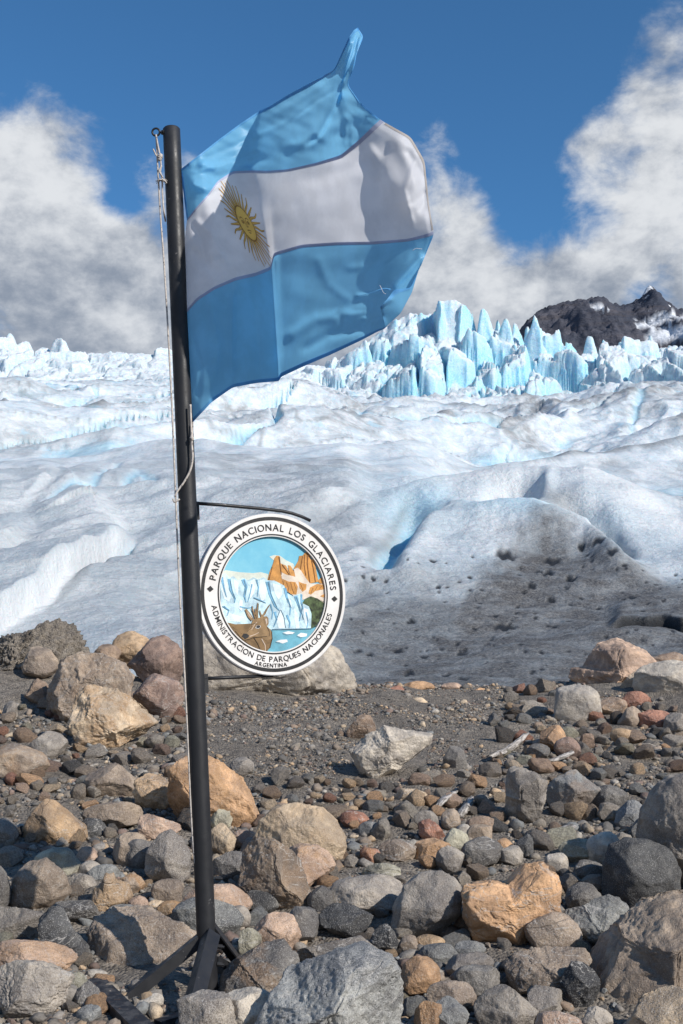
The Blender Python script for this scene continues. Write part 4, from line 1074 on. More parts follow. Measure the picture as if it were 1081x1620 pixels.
def pebbles():
    """uncounted gravel between the stones: thousands of little closed pebbles with a colour each"""
    q = np.random.default_rng(5)
    pal = np.array([COLORS[k][1] for k in ('g', 'g', 'g', 'dg', 'dg', 'bk', 'bg', 'bg', 'gb', 'gb', 'b', 'd', 'd', 'lg', 'm', 'lt', 't')])
    occ = np.zeros((1700, 1300), bool)
    yy, xx = np.mgrid[0:1700, 0:1300]
    for cx, cy, a, b, Y, _ in STONES:
        x0, x1, y0, y1 = int(max(cx - a + 100, 0)), int(min(cx + a + 100, 1299)), int(max(cy - b, 0)), int(min(cy + b, 1699))
        if x1 <= x0 or y1 <= y0: continue
        sub = ((xx[y0:y1, x0:x1] - 100 - cx) / a) ** 2 + ((yy[y0:y1, x0:x1] - cy) / b) ** 2 < .72
        occ[y0:y1, x0:x1] |= sub
    groups = []
    for sub, cnt, lo, hi in ((2, 3800, .016, .036), (1, 27000, .005, .015)):
        n = cnt * 5
        x, Y = q.uniform(-3.4, 3.4, n), 3.1 + 7.2 * q.random(n) ** 1.15
        z = ground_z(x, Y)
        f = Y * CP + (z - CAM_Z) * SP
        px, py = 540.5 + FPX * x / f, 810 - FPX * (-Y * SP + (z - CAM_Z) * CP) / f
        ok = (px > -60) & (px < 1140) & (py > 1000) & (py < 1660)
        pi, qi = np.clip(px.astype(int) + 100, 0, 1299), np.clip(py.astype(int), 0, 1699)
        ok &= ~occ[qi, pi]
        bank = (px > 340) & (px < 800) & (py > 1090) & (py < 1250)
        keep = q.random(n) < np.where(bank, .42 if sub == 2 else 1.0, 1.0)
        clump = fbm2(x * 1.6, Y * 1.6, 17, 3)
        keep &= q.random(n) < np.clip(.60 + 1.9 * clump, .05, 1)
        idx = np.nonzero(ok & keep)[0][:cnt]
        B, F = ico(sub)
        variants = [B * (1 + .42 * noise3(B * 1.3 + 9 * k, 60 + k) + .25 * noise3(B * 2.6 + k, 70 + k))[:, None] for k in range(10)]
        for v in variants:
            nv = np.random.default_rng(len(v)).normal(size=3)
        m = len(idx)
        size = lo + (hi - lo) * q.random(m) ** 2.6
        size *= np.where(bank[idx], .8, 1.0)
        a = q.uniform(0, 6.28, m)
        sx, sy, sz = size * q.uniform(.9, 1.4, m), size * q.uniform(.7, 1.1, m), size * q.uniform(.5, .85, m)
        vs = np.array(variants)[q.integers(0, 10, m)]
        tilt = q.uniform(-.5, .5, m)[:, None]
        vx, vy, vz = vs[:, :, 0] * sx[:, None], vs[:, :, 1] * sy[:, None], vs[:, :, 2] * sz[:, None]
        vx, vz = vx * np.cos(tilt) - vz * np.sin(tilt), vx * np.sin(tilt) + vz * np.cos(tilt)
        ca, sa = np.cos(a)[:, None], np.sin(a)[:, None]
        P = np.stack([vx * ca - vy * sa + x[idx][:, None], vx * sa + vy * ca + Y[idx][:, None], vz + (z[idx] + sz * .35)[:, None]], -1)
        faces = (F[None] + (np.arange(m) * len(B))[:, None, None])
        colr = pal[q.integers(0, len(pal), m)] * q.uniform(.85, 1.5, m)[:, None] * np.array([1.12, 1.05, .97])
        groups.append((P.reshape(-1, 3), faces.reshape(-1, 3), np.repeat(colr, len(B), 0)))
    V = np.vstack([g[0] for g in groups])
    F = np.vstack([groups[0][1], groups[1][1] + len(groups[0][0])])
    Cc = np.vstack([g[2] for g in groups])
    me = mesh_from('gravel', V, F)
    sm = np.ones(len(F), bool); sm[len(groups[0][1]):] = False
    me.polygons.foreach_set('use_smooth', sm)
    at = me.color_attributes.new('pebble_colour', 'FLOAT_COLOR', 'POINT')
    at.data.foreach_set('color', np.hstack([Cc, np.ones((len(Cc), 1))]).astype(np.float32).ravel())
    m, n, b = material('pebble', rough=.88, spec=.25)
    c = coords(n)
    col = n.mix(n.ramp(n.noise(c, 90, 4, .65), .38, .65, 0, .5), attr(n, 'pebble_colour', 'Color'), (.10, .09, .08))
    n.L.new(col, b.inputs['Base Color'])
    n.L.new(n.bump(n.noise(c, 160, 4, .6), .5, .006), b.inputs['Normal'])
    tag(link('gravel', me, m), 'loose mixed gravel between the stones', 'gravel', kind='stuff')
pebbles()
# ------------------------------------------------------------------ flagpole
def make_black_paint():
    m, n, b = material('black_paint', rough=.48, spec=.4)
    c = coords(n)
    chip = n.math('MULTIPLY', n.ramp(n.noise(c, 38, 4, .7), .64, .68), n.ramp(n.noise(c, 3.5, 3, .6), .50, .62))
    scr = n.ramp(n.noise(n.mapping(c, scale=(1, 1, .05)), 140, 3, .6), .70, .76, 0, .35)
    dust = n.ramp(n.noise(c, 6, 5, .6), .40, .75, 0, .45)
    col = n.mix(dust, (0.016, 0.0165, 0.019), (0.036, 0.037, 0.041))
    col = n.mix(n.math('MAXIMUM', chip, n.math('MULTIPLY', scr, .3)), col, (0.16, 0.15, 0.15))
    n.L.new(col, b.inputs['Base Color'])
    n.L.new(n.ramp(n.noise(c, 30, 4, .6), .3, .7, .40, .58), b.inputs['Roughness'])
    n.L.new(n.bump(n.noise(c, 220, 3, .6), .25, .002), b.inputs['Normal'])
    return m
def make_worn_iron():
    m, n, b = material('worn_iron', rough=.6, spec=.4, metal=.2)
    c = coords(n)
    a = n.noise(c, 22, 6, .7)
    col = n.mix(n.ramp(a, .45, .60), (0.022, 0.022, 0.026), (0.085, 0.080, 0.078))
    col = n.mix(n.ramp(n.noise(c, 50, 5, .7), .60, .70), col, (0.16, 0.09, 0.05))
    n.L.new(col, b.inputs['Base Color'])
    n.L.new(n.bump(a, .5, .004), b.inputs['Normal'])
    return m
M_BLACK, M_IRON = make_black_paint(), make_worn_iron()
YP = 3.9
POLE_A, POLE_B = W(331, 1580, YP), W(271.5, 205, YP)
POLE_R = 0.0315
def pole_at(py):
    """world point on the pole axis that shows at photo row py"""
    lo, hi = 0.0, 1.0
    for _ in range(40):
        mid = (lo + hi) / 2
        if project(POLE_A + (POLE_B - POLE_A) * mid)[1] > py: lo = mid
        else: hi = mid
    return POLE_A + (POLE_B - POLE_A) * lo
def angle_bar(a, b, w, t, facing):
    """L-profile bar from a to b; facing = outward direction of the corner"""
    a, b = np.asarray(a, float), np.asarray(b, float)
    d = (b - a) / np.linalg.norm(b - a)
    f = np.asarray(facing, float); f = f - d * np.dot(f, d); f /= np.linalg.norm(f)
    s = np.cross(d, f)
    u1, u2 = (s - f) / math.sqrt(2), (-s - f) / math.sqrt(2)
    prof = [np.zeros(3), u1 * w, u1 * w + u2 * t, (u1 + u2) * t, u2 * w + u1 * t, u2 * w]
    V = [a + p for p in prof] + [b + p for p in prof]
    F = [[i, (i + 1) % 6, 6 + (i + 1) % 6, 6 + i] for i in range(6)] + [[5, 4, 3, 0], [3, 2, 1, 0], [6, 9, 10, 11], [6, 7, 8, 9]]
    return V, F
def box_bar(a, b, side, w, t):
    """rectangular bar from a to b, width w along side, thickness t"""
    a, b = np.asarray(a, float), np.asarray(b, float)
    d = (b - a) / np.linalg.norm(b - a)
    s = np.asarray(side, float); s = s - d * np.dot(s, d); s /= np.linalg.norm(s)
    k = np.cross(d, s)
    V = [p + s * x * w / 2 + k * y * t / 2 for p in (a, b) for x, y in ((-1, -1), (1, -1), (1, 1), (-1, 1))]
    return V, [[0, 1, 2, 3][::-1], [4, 5, 6, 7], [0, 1, 5, 4], [1, 2, 6, 5], [2, 3, 7, 6], [3, 0, 4, 7]]
def empty(name, loc=(0, 0, 0)):
    o = bpy.data.objects.new(name, None)
    o.empty_display_size = .1
    COL.objects.link(o)
    o.location = tuple(loc)
    return o
def build_pole():
    root = empty('flagpole')
    tag(root, 'black steel flagpole with bolted struts at its foot', 'flagpole')
    ax = (POLE_B - POLE_A) / np.linalg.norm(POLE_B - POLE_A)
    foot = POLE_A - ax * .08
    pts = [foot + (POLE_B - foot) * t for t in np.linspace(0, 1, 24)]
    rad = [POLE_R] * 23 + [POLE_R]
    pts += [POLE_B + ax * .004]
    rad += [POLE_R * .90]
    MB().add(tube(pts, rad, 40)).build('tube', M_BLACK, root, True)
    # eye bolt near the top
    e0 = pole_at(211)
    c = W(247, 209, YP - .01)
    t = np.linspace(0, 2 * math.pi, 25)[:-1]
    ringp = [c + .0135 * (math.cos(k) * RIGHT + math.sin(k) * UP) for k in t]
    ringp += [ringp[0], ringp[1]]
    mb = MB().add(tube(ringp, .0038, 8, False))
    MBs = mb.build('eye_bolt', M_BLACK, root, True)
    nut = MB().add(tube([W(253, 209.5, YP - .01), e0], .0042, 8)).add(tube([W(255.5, 209.5, YP - .01), W(258.5, 209.6, YP - .01)], .0085, 6)).add(tube([W(259, 209.6, YP - .01), W(261, 209.6, YP - .01)], .0115, 14))
    nut.build('nut', M_BLACK, root, False)
    # struts (angle irons) from the pole to the ground frame
    def strut(a, b, Ya, Yb, facing, w=.042):
        return MB().add(angle_bar(W(*a, Ya), W(*b, Yb), w, .005, facing)).build('strut', M_BLACK, root)
    strut((322, 1474), (196, 1577), 3.885, 3.80, (-.4, -.9, .5), .036)
    strut((331, 1468), (292, 1618), 3.862, 3.52, (-.15, -1, .25), .046)
    strut((340, 1458), (392, 1528), 3.92, 4.02, (.5, .6, .5), .036)
    strut((346, 1512), (384, 1534), 3.93, 4.05, (.3, -.2, .9), .03)
    # bolts at the side of the foot
    for px, py in ((349, 1497), (349, 1525), (346, 1389)):
        MB().add(tube([W(px - 5, py, YP - .005), W(px + 3, py + 1, YP - .005)], .008, 6)).add(tube([W(px + 3, py + 1, YP - .005), W(px + 6, py + 1.5, YP - .005)], .0045, 6)).build('bolt', M_BLACK, root)
    # ground frame the struts are welded to
    MB().add(box_bar(W(150, 1556, 3.92), W(262, 1668, 3.36), (1, .15, 0), .062, .035)).build('ground_rail', M_IRON, root)
    MB().add(box_bar(W(250, 1620, 3.62), W(345, 1590, 3.74), (0, 1, 0), .05, .02)).build('ground_rail', M_IRON, root)
    return root
POLE = build_pole()

# ------------------------------------------------------------------ round park sign
SIGN_R = None
def plane_hit(px, py, p0, nrm):
    d = ray(px, py); o = np.array([0, 0, CAM_Z])
    return o + d * (np.dot(p0 - o, nrm) / np.dot(d, nrm))
AZ = R(27.4)
E1b = np.array([math.cos(AZ), math.sin(AZ), 0]); NS = np.array([math.sin(AZ), -math.cos(AZ), 0]); ROLL = R(2.2)
E1 = E1b * math.cos(ROLL) - np.array([0, 0, 1.0]) * math.sin(ROLL)
E2 = np.array([0, 0, 1.0]) * math.cos(ROLL) + E1b * math.sin(ROLL)
SC = plane_hit(433.7, 939.2, pole_at(939), NS)               # centre of the board
SIGN_R = 128.2 / FPX * (SC[1] * CP + (SC[2] - CAM_Z) * SP)
SIGN_T = .034
def paint(name, col, rough=.55, var=.12, scale=18):
    m, n, b = material(name, col, rough, .35)
    c = coords(n)
    a = n.noise(c, scale, 6, .65)
    dk = tuple(x * (1 - var * 2) for x in col)
    lt = tuple(min(x * (1 + var * 1.2), .9) for x in col)
    n.L.new(n.mix(n.ramp(a, .36, .64), dk, lt), b.inputs['Base Color'])
    n.L.new(n.bump(n.noise(c, 110, 4, .65), .3, .0015), b.inputs['Normal'])
    return m
def make_board_white():
    m, n, b = material('white_board_paint', (.76, .73, .70), .5, .35)
    c = coords(n)
    col = n.mix(n.ramp(n.noise(c, 5, 5, .6), .35, .7), (.78, .755, .73), (.68, .655, .63))
    grime = n.ramp(n.noise(n.mapping(c, scale=(3, .6, 1)), 9, 6, .7), .52, .72, 0, .35)
    col = n.mix(grime, col, (.46, .42, .37))
    rust = n.math('MULTIPLY', n.ramp(n.noise(c, 30, 5, .7), .62, .68), n.ramp(n.noise(c, 4, 3, .6), .46, .60, 0, .8))
    col = n.mix(rust, col, (.38, .25, .16))
    n.L.new(col, b.inputs['Base Color'])
    n.L.new(n.bump(n.noise(c, 90, 4, .65), .22, .002), b.inputs['Normal'])
    return m
P_WHITE, P_BLACK = make_board_white(), paint('sign_black', (.022, .022, .024), .5, .2)
P_RIM = paint('rim_grey', (.50, .51, .54), .55, .08, 9)
def make_sign_sky():
    m, n, b = material('sign_sky', (.16, .47, .62), .55, .3)
    c = coords(n, 'Object')
    a = n.noise(c, 9, 5, .6)
    n.L.new(n.mix(n.ramp(a, .38, .64), (.150, .455, .61), (.205, .520, .65)), b.inputs['Base Color'])
    return m
P = {'sky': make_sign_sky(), 'cream': paint('sign_cream', (.62, .66, .58), .6, .06), 'ice': paint('sign_ice', (.52, .71, .82), .55, .16, 26), 'ice_w': paint('sign_ice_white', (.70, .80, .84), .55, .08, 30),
     'ice_b': paint('sign_ice_blue', (.16, .38, .56), .55, .18, 30), 'ice_d': paint('sign_ice_dark', (.10, .20, .29), .55, .2, 40), 'ochre': paint('sign_ochre', (.55, .26, .065), .55, .15, 24), 'ochre_d': paint('sign_ochre_dark', (.27, .11, .035), .55, .2, 30),
     'snow': paint('sign_snow', (.70, .60, .50), .6, .1, 22), 'green': paint('sign_green', (.060, .088, .035), .65, .4, 45), 'lake': paint('sign_lake', (.135, .38, .48), .5, .1, 16), 'fur': paint('sign_fur', (.205, .125, .055), .6, .15, 22),
     'fur_l': paint('sign_fur_light', (.275, .175, .085), .6, .14, 30), 'ear': paint('sign_ear', (.58, .46, .36), .6, .1), 'berg': paint('sign_iceberg', (.74, .76, .76), .6, .05), 'dline': paint('sign_line', (.06, .038, .02), .6, .2)}
def zl(zx, zy):
    """place on the face (unit radius) of a point measured on the enlarged sign"""
    a, b = (zx - 549) / 492.0, -(zy - 601) / 539.0
    k = math.radians(3.0)
    return a * math.cos(k) - b * math.sin(k), a * math.sin(k) + b * math.cos(k)
def build_sign():
    root = empty('park_sign', SC)
    tag(root, 'round white park sign with painted glacier, mountains and deer, hung on the pole', 'sign')
    root.matrix_world = Matrix(((*[float(x) for x in (E1[0], E2[0], NS[0])], float(SC[0])), (float(E1[1]), float(E2[1]), float(NS[1]), float(SC[1])), (float(E1[2]), float(E2[2]), float(NS[2]), float(SC[2])), (0, 0, 0, 1)))
    S = SIGN_R
    def ring(r0, r1, z0, z1, seg=128):
        V, F = [], []
        for k in range(seg):
            a = 2 * math.pi * k / seg
            c, s = math.cos(a) * S, math.sin(a) * S
            V += [(c * r0, s * r0, z1), (c * r1, s * r1, z1), (c * r1, s * r1, z0), (c * r0, s * r0, z0)]
        for k in range(seg):
            a, b = 4 * k, 4 * ((k + 1) % seg)
            F += [[a, a + 1, b + 1, b], [a + 1, a + 2, b + 2, b + 1], [a + 2, a + 3, b + 3, b + 2], [a + 3, a, b, b + 3]]
        return V, F
    def disc(r, z, seg=128, flip=False):
        V = [(math.cos(2 * math.pi * k / seg) * r * S, math.sin(2 * math.pi * k / seg) * r * S, z) for k in range(seg)]
        return V, [list(range(seg))[::-1] if flip else list(range(seg))]
    zf = 0.0
    face = MB().add(ring(.712, .992, -.012, zf)).build('face_board', P_WHITE, root)
    bd = MB().add(ring(.0, .997, -SIGN_T, -.0125)).build('backing_board', P_RIM, root)
    # rim hoop round the boards
    MB().add(ring(.9925, 1.0, -SIGN_T + .001, -.002)).build('rim', P_RIM, root)
    MB().add(ring(.914, .956, zf + .0002, zf + .0016)).build('outer_ring', P_BLACK, root)
    MB().add(ring(.726, .742, zf + .0002, zf + .0016)).build('inner_ring', P_BLACK, root)
    # lettering cut proud of the board
    cache = {}
    def glyph(ch, bold):
        if (ch, bold) in cache: return cache[ch, bold]
        cu = bpy.data.curves.new('letter', 'FONT')
        cu.body = ch; cu.size = 1.0; cu.extrude = 0; cu.offset = bold; cu.resolution_u = 6
        tmp = bpy.data.objects.new('letter', cu)
        COL.objects.link(tmp)
        bpy.context.view_layer.update()
        me = tmp.to_mesh()
        V = np.array([v.co[:] for v in me.vertices]); F = [list(p.vertices) for p in me.polygons]
        tmp.to_mesh_clear()
        bpy.data.objects.remove(tmp); bpy.data.curves.remove(cu)
        w = V[:, 0].max() - V[:, 0].min() if len(V) else 0
        V[:, 0] -= (V[:, 0].max() + V[:, 0].min()) / 2
        h = V[:, 1].max()
        cache[ch, bold] = (V, F, w)
        return cache[ch, bold]
    CAPH = .729
    def solid(mb, V, F, z0, z1):
        o = len(mb.v); nV = len(V)
        mb.v += [(float(v[0]), float(v[1]), z1) for v in V] + [(float(v[0]), float(v[1]), z0) for v in V]
        cnt = {}
        for f in F:
            mb.f.append([o + i for i in f])
            for i in range(len(f)):
                e = (f[i], f[(i + 1) % len(f)])
                cnt[e] = cnt.get(e, 0) + 1
        for (a, b) in list(cnt):
            if (b, a) not in cnt: mb.f.append([o + b, o + a, o + nV + a, o + nV + b])
    def arc_text(text, rbase, cap, a0, a1, outward, bold=.012, space=.45):
        """letters from angle a0 to a1 (degrees); outward: tops point away from the centre"""
        mb = MB()
        ws = [glyph(ch, bold)[2] / CAPH * cap if ch != ' ' else space * cap for ch in text]
        tot = sum(ws)
        rm = rbase + cap / 2 if outward else rbase - cap / 2
        span = math.radians(abs(a1 - a0)) * rm
        gap = (span - tot) / (len(text) - 1)
        s = 0
        sg = -1 if a1 < a0 else 1
        for ch, w in zip(text, ws):
            mid = s + w / 2
            s += w + gap
            if ch == ' ': continue
            a = math.radians(a0) + sg * mid / rm
            V, F, _ = glyph(ch, bold)
            V = V / CAPH * cap
            er = np.array([math.cos(a), math.sin(a)])
            if outward: up, rt, base = er, np.array([er[1], -er[0]]), er * rbase
            else: up, rt, base = -er, np.array([-er[1], er[0]]), er * rbase
            XY = base + V[:, :1] * rt + V[:, 1:2] * up
            solid(mb, XY * S, F, zf + .0002, zf + .0022)
        return mb
    arc_text('PARQUE NACIONAL LOS GLACIARES', .782, .088, 172.5, 7.5, True, .004).build('lettering', P_BLACK, root)
    arc_text('ADMINISTRACION DE PARQUES NACIONALES', .836, .070, 194, 346, False, .002).build('lettering', P_BLACK, root)
    arc_text('ARGENTINA', .902, .050, 256, 284, False, .006).build('lettering', P_BLACK, root)
    for sx in (-1, 1):
        cx, cy = sx * .838, -.004
        V = [((cx + dx) * S, (cy + dy) * S, zf + z) for z in (.0022, .0002) for dx, dy in ((-.042, 0), (0, -.036), (.042, 0), (0, .036))]
        mb = MB(); mb.v = V; mb.f = [[0, 1, 2, 3], [0, 4, 5, 1], [1, 5, 6, 2], [2, 6, 7, 3], [3, 7, 4, 0]]
        mb.build('diamond', P_BLACK, root)
    # painted relief: pieces stacked from the sky forward, all behind the lettered ring
    ZB = -.0118
    MB().add(disc(.735, ZB)).build('painted_sky', P['sky'], root)
    def relief(name, mat, polys, level, parent=root, th=.0011):
        """polygons measured on the enlarged sign, cut as thin plates; level = height step"""
        mb = MB()
        for poly in polys:
            pts = [zl(*p) for p in poly]
            ar = sum(pts[i][0] * pts[(i + 1) % len(pts)][1] - pts[(i + 1) % len(pts)][0] * pts[i][1] for i in range(len(pts)))
            if ar < 0: pts = pts[::-1]
            pts = [(x, y) if math.hypot(x, y) < .722 else (x * .722 / math.hypot(x, y), y * .722 / math.hypot(x, y)) for x, y in pts]
            z1 = ZB + .0006 + level * .00075
            n_ = len(pts); o = len(mb.v)
            mb.v += [(x * S, y * S, z1) for x, y in pts] + [(x * S, y * S, z1 - th) for x, y in pts]
            mb.f.append([o + i for i in range(n_)])
            mb.f += [[o + i, o + n_ + i, o + n_ + (i + 1) % n_, o + (i + 1) % n_][::-1] for i in range(n_)]
        return mb.build(name, mat, parent)
    def stroke(pts, w0, w1=None):
        w1 = w0 if w1 is None else w1
        P_ = np.array(pts, float); T = np.gradient(P_, axis=0); T /= np.linalg.norm(T, axis=1)[:, None]
        nn = np.stack([-T[:, 1], T[:, 0]], 1); w = np.linspace(w0, w1, len(P_))[:, None] / 2
        return [tuple(p) for p in (P_ + nn * w)] + [tuple(p) for p in (P_ - nn * w)[::-1]]
    lake_arc = [(535 + 375 * math.cos(t), 602 + 402 * math.sin(t)) for t in np.linspace(.52, 1.75, 16)]
    relief('painted_cloud', P['cream'], [[(190, 470), (240, 452), (330, 463), (420, 466), (470, 458), (520, 470), (530, 560), (190, 560)], [(528, 352), (560, 340), (600, 344), (640, 372), (690, 395), (700, 430), (600, 420), (560, 380)]], 0)
    mt = relief('painted_mountain', P['ochre'], [[(513, 512), (530, 450), (550, 402), (562, 360), (574, 344), (592, 345), (597, 392), (604, 440), (612, 505), (622, 545), (560, 530)],
        [(600, 394), (640, 410), (652, 440), (668, 478), (640, 474), (606, 452)], [(652, 405), (668, 408), (694, 450), (700, 480), (670, 478), (656, 440)],
        [(690, 428), (722, 372), (728, 340), (752, 336), (766, 318), (785, 308), (798, 330), (806, 362), (822, 358), (832, 378), (846, 440), (860, 512), (800, 524), (770, 486), (728, 430)], [(858, 500), (884, 478), (905, 505), (905, 530), (862, 518)]], 2)
    relief('snow', P['snow'], [[(600, 452), (640, 470), (700, 482), (690, 432), (716, 420), (740, 440), (772, 490), (800, 524), (905, 524), (908, 660), (850, 625), (800, 612), (745, 640), (742, 600), (690, 612), (640, 580), (610, 500)]], 3, mt)
    relief('rock_face', P['ochre'], [[(612, 498), (650, 515), (700, 518), (716, 548), (706, 602), (668, 600), (640, 575), (622, 540)], [(722, 514), (745, 524), (776, 530), (772, 566), (748, 582), (728, 556)],
        [(788, 592), (800, 552), (850, 526), (905, 530), (905, 560), (836, 574), (806, 600)], [(868, 610), (905, 590), (905, 620)]], 4, mt)
    relief('shade_line', P['ochre_d'], [stroke([(592, 350), (600, 420), (606, 470)], 7, 3), stroke([(545, 420), (533, 470), (522, 508)], 3, 6), stroke([(612, 402), (640, 440), (660, 470)], 5, 3), stroke([(752, 340), (742, 390), (736, 430)], 4, 3), stroke([(786, 315), (783, 390), (792, 470), (800, 518)], 6, 5),
        stroke([(812, 365), (826, 430), (838, 512)], 4, 4), stroke([(765, 330), (762, 400), (772, 470)], 3, 4), stroke([(640, 520), (652, 560), (650, 590)], 4, 3), stroke([(668, 520), (676, 560), (690, 596)], 4, 3), stroke([(690, 522), (700, 560)], 3, 3), stroke([(735, 530), (752, 572)], 4, 3), stroke([(820, 555), (806, 590)], 4, 3), stroke([(850, 540), (836, 568)], 4, 3), stroke([(880, 540), (862, 562)], 4, 3)], 5, mt)
    relief('painted_hill', P['green'], [[(745, 662), (765, 632), (810, 610), (850, 628), (905, 645), (905, 720), (880, 770), (846, 815), (800, 836), (806, 730)]], 3)
    relief('painted_lake', P['lake'], [[(480, 836), (803, 830), (850, 800)] + lake_arc[2:]], 3)
    gl = relief('painted_glacier', P['ice'], [[(170, 500), (215, 482), (240, 474), (262, 505), (290, 490), (320, 520), (350, 500), (385, 515), (420, 495), (450, 507), (490, 492), (515, 512), (560, 512), (625, 545), (634, 590), (680, 612), (740, 592), (746, 660), (790, 680), (808, 730), (803, 832), (690, 837), (540, 840), (470, 812), (245, 804), (190, 740)]], 4)
    relief('bright_ice', P['ice_w'], [[(215, 500), (238, 490), (250, 560), (275, 620), (262, 660), (230, 640), (212, 580)], [(290, 510), (322, 535), (318, 620), (300, 590)], [(400, 520), (425, 505), (440, 540), (420, 600), (400, 640), (388, 600)], [(460, 515), (490, 502), (505, 560), (500, 640), (470, 650), (455, 600)],
        [(545, 530), (600, 545), (612, 600), (585, 640), (560, 600)], [(590, 705), (606, 700), (622, 780), (628, 828), (585, 830), (570, 780)], [(690, 690), (715, 740), (725, 825), (700, 830), (690, 770)], [(640, 620), (668, 640), (676, 690), (650, 680)], [(752, 690), (785, 700), (790, 760), (770, 820), (756, 760)], [(240, 720), (300, 745), (360, 760), (330, 790), (255, 785)], [(330, 640), (350, 650), (345, 720), (320, 700)]], 5, gl)
    relief('blue_ice', P['ice_b'], [stroke([(215, 500), (228, 570), (245, 630)], 16, 5), stroke([(262, 510), (272, 580), (300, 640), (296, 665)], 20, 5), stroke([(352, 510), (372, 560), (360, 620), (372, 660)], 24, 6), stroke([(440, 510), (452, 560), (445, 620)], 10, 4), stroke([(512, 520), (528, 600), (560, 680), (590, 712)], 26, 6), stroke([(628, 560), (640, 620), (665, 690), (660, 740)], 18, 5),
        stroke([(700, 612), (716, 660), (735, 720), (724, 780)], 22, 5), stroke([(740, 600), (738, 660), (752, 700)], 12, 6), stroke([(560, 720), (572, 770), (552, 820)], 16, 6), stroke([(640, 740), (660, 790), (655, 828)], 14, 5), stroke([(420, 630), (455, 640), (500, 662)], 9, 4), stroke([(225, 690), (260, 715), (250, 750)], 14, 5), stroke([(770, 720), (782, 780), (775, 825)], 9, 4), stroke([(330, 690), (380, 700), (420, 690)], 8, 5), stroke([(530, 670), (545, 720), (540, 770)], 10, 5), stroke([(410, 540), (398, 600), (382, 660)], 8, 4)], 6, gl)
    relief('ice_crack', P['ice_d'], [stroke([(268, 520), (282, 590), (302, 640)], 7, 2), stroke([(358, 515), (372, 570), (362, 640)], 8, 2), stroke([(516, 525), (536, 610), (574, 690)], 8, 3), stroke([(704, 618), (724, 680), (736, 730)], 8, 2), stroke([(596, 706), (575, 760), (556, 810)], 4, 3), stroke([(600, 706), (622, 760), (630, 826)], 4, 3), stroke([(422, 632), (500, 664)], 4, 2), stroke([(645, 630), (668, 690)], 5, 2), stroke([(540, 837), (690, 834), (803, 829)], 5, 5), stroke([(746, 662), (740, 720), (752, 770)], 4, 3), stroke([(218, 690), (262, 716)], 4, 2)], 7, gl)
    for pts in ([(612, 858), (650, 848), (692, 856), (680, 866), (640, 868)], [(708, 876), (735, 858), (778, 864), (772, 882), (735, 887)], [(566, 916), (598, 905), (640, 903), (646, 918), (612, 930), (590, 922)]):
        ib = relief('painted_iceberg', P['berg'], [pts], 4)
        relief('waterline', P['ice_d'], [stroke([(p[0] - 2, p[1] + 6) for p in (pts[0], pts[-1], pts[2])], 4, 3)], 3.6, ib, .0003)
    body_arc = [(535 + 372 * math.cos(t), 602 + 400 * math.sin(t)) for t in np.linspace(1.70, 2.62, 12)]
    deer = relief('painted_deer', P['fur'], [[(538, 905), (524, 960), (500, 996)] + body_arc + [(225, 800), (300, 806), (400, 800), (470, 790), (530, 850)]], 8)
    relief('head', P['fur_l'], [[(345, 896), (342, 882), (352, 866), (380, 848), (402, 808), (414, 776), (432, 760), (470, 764), (486, 752), (500, 752), (512, 762), (516, 792), (506, 818), (530, 840), (538, 868), (536, 900), (500, 912), (470, 890), (420, 884), (388, 900), (362, 908)]], 9.2, deer)
    relief('ear', P['fur_l'], [[(362, 710), (372, 704), (398, 736), (418, 770), (404, 782), (380, 756)], [(484, 760), (500, 750), (514, 762), (516, 800), (502, 820), (488, 800)]], 10, deer)
    relief('inner_ear', P['ear'], [[(372, 716), (396, 744), (408, 768), (388, 752)], [(492, 768), (505, 764), (508, 794), (500, 806)]], 10.8, deer)
    relief('antler', P['fur_l'], [stroke([(434, 768), (418, 730), (408, 684)], 16, 5), stroke([(440, 768), (442, 715), (447, 662)], 16, 5), stroke([(428, 752), (432, 720), (428, 700)], 10, 4), stroke([(462, 768), (492, 730), (504, 705), (522, 676)], 15, 5), stroke([(470, 750), (462, 730), (458, 712)], 10, 4)], 10, deer)
    relief('eye', P['berg'], [[(428, 828), (440, 812), (462, 812), (464, 822), (448, 834)]], 10.2, deer)
    relief('pupil', P_BLACK, [[(432, 825), (442, 812), (460, 813), (460, 824), (446, 831)]], 11, deer)
    relief('cheek', P['ear'], [stroke([(392, 884), (425, 872), (452, 858)], 5, 3), stroke([(404, 842), (424, 806), (440, 790)], 4, 3), stroke([(470, 900), (492, 940), (494, 980)], 7, 4)], 10.0, deer)
    relief('neck_shade', P['dline'], [stroke([(506, 822), (520, 850), (522, 880)], 5, 2), stroke([(300, 850), (340, 900), (400, 945)], 4, 2), stroke([(410, 800), (400, 830), (372, 858)], 3, 2)], 9.9, deer)
    relief('nose', P_BLACK, [[(342, 884), (352, 866), (372, 866), (388, 878), (384, 890), (362, 903)]], 10.4, deer)
    relief('outline', P['dline'], [stroke([(362, 908), (392, 900), (420, 890), (505, 884)], 4, 3), stroke([(418, 890), (444, 930), (462, 975)], 4, 3), stroke([(402, 700), (420, 742)], 3, 2), stroke([(450, 670), (446, 740)], 3, 2), stroke([(518, 684), (488, 742)], 3, 2), stroke([(536, 846), (539, 900), (524, 960)], 4, 4), stroke([(404, 806), (420, 800), (436, 802)], 3, 3)], 10.6, deer)
    return root
SIGN = build_sign()
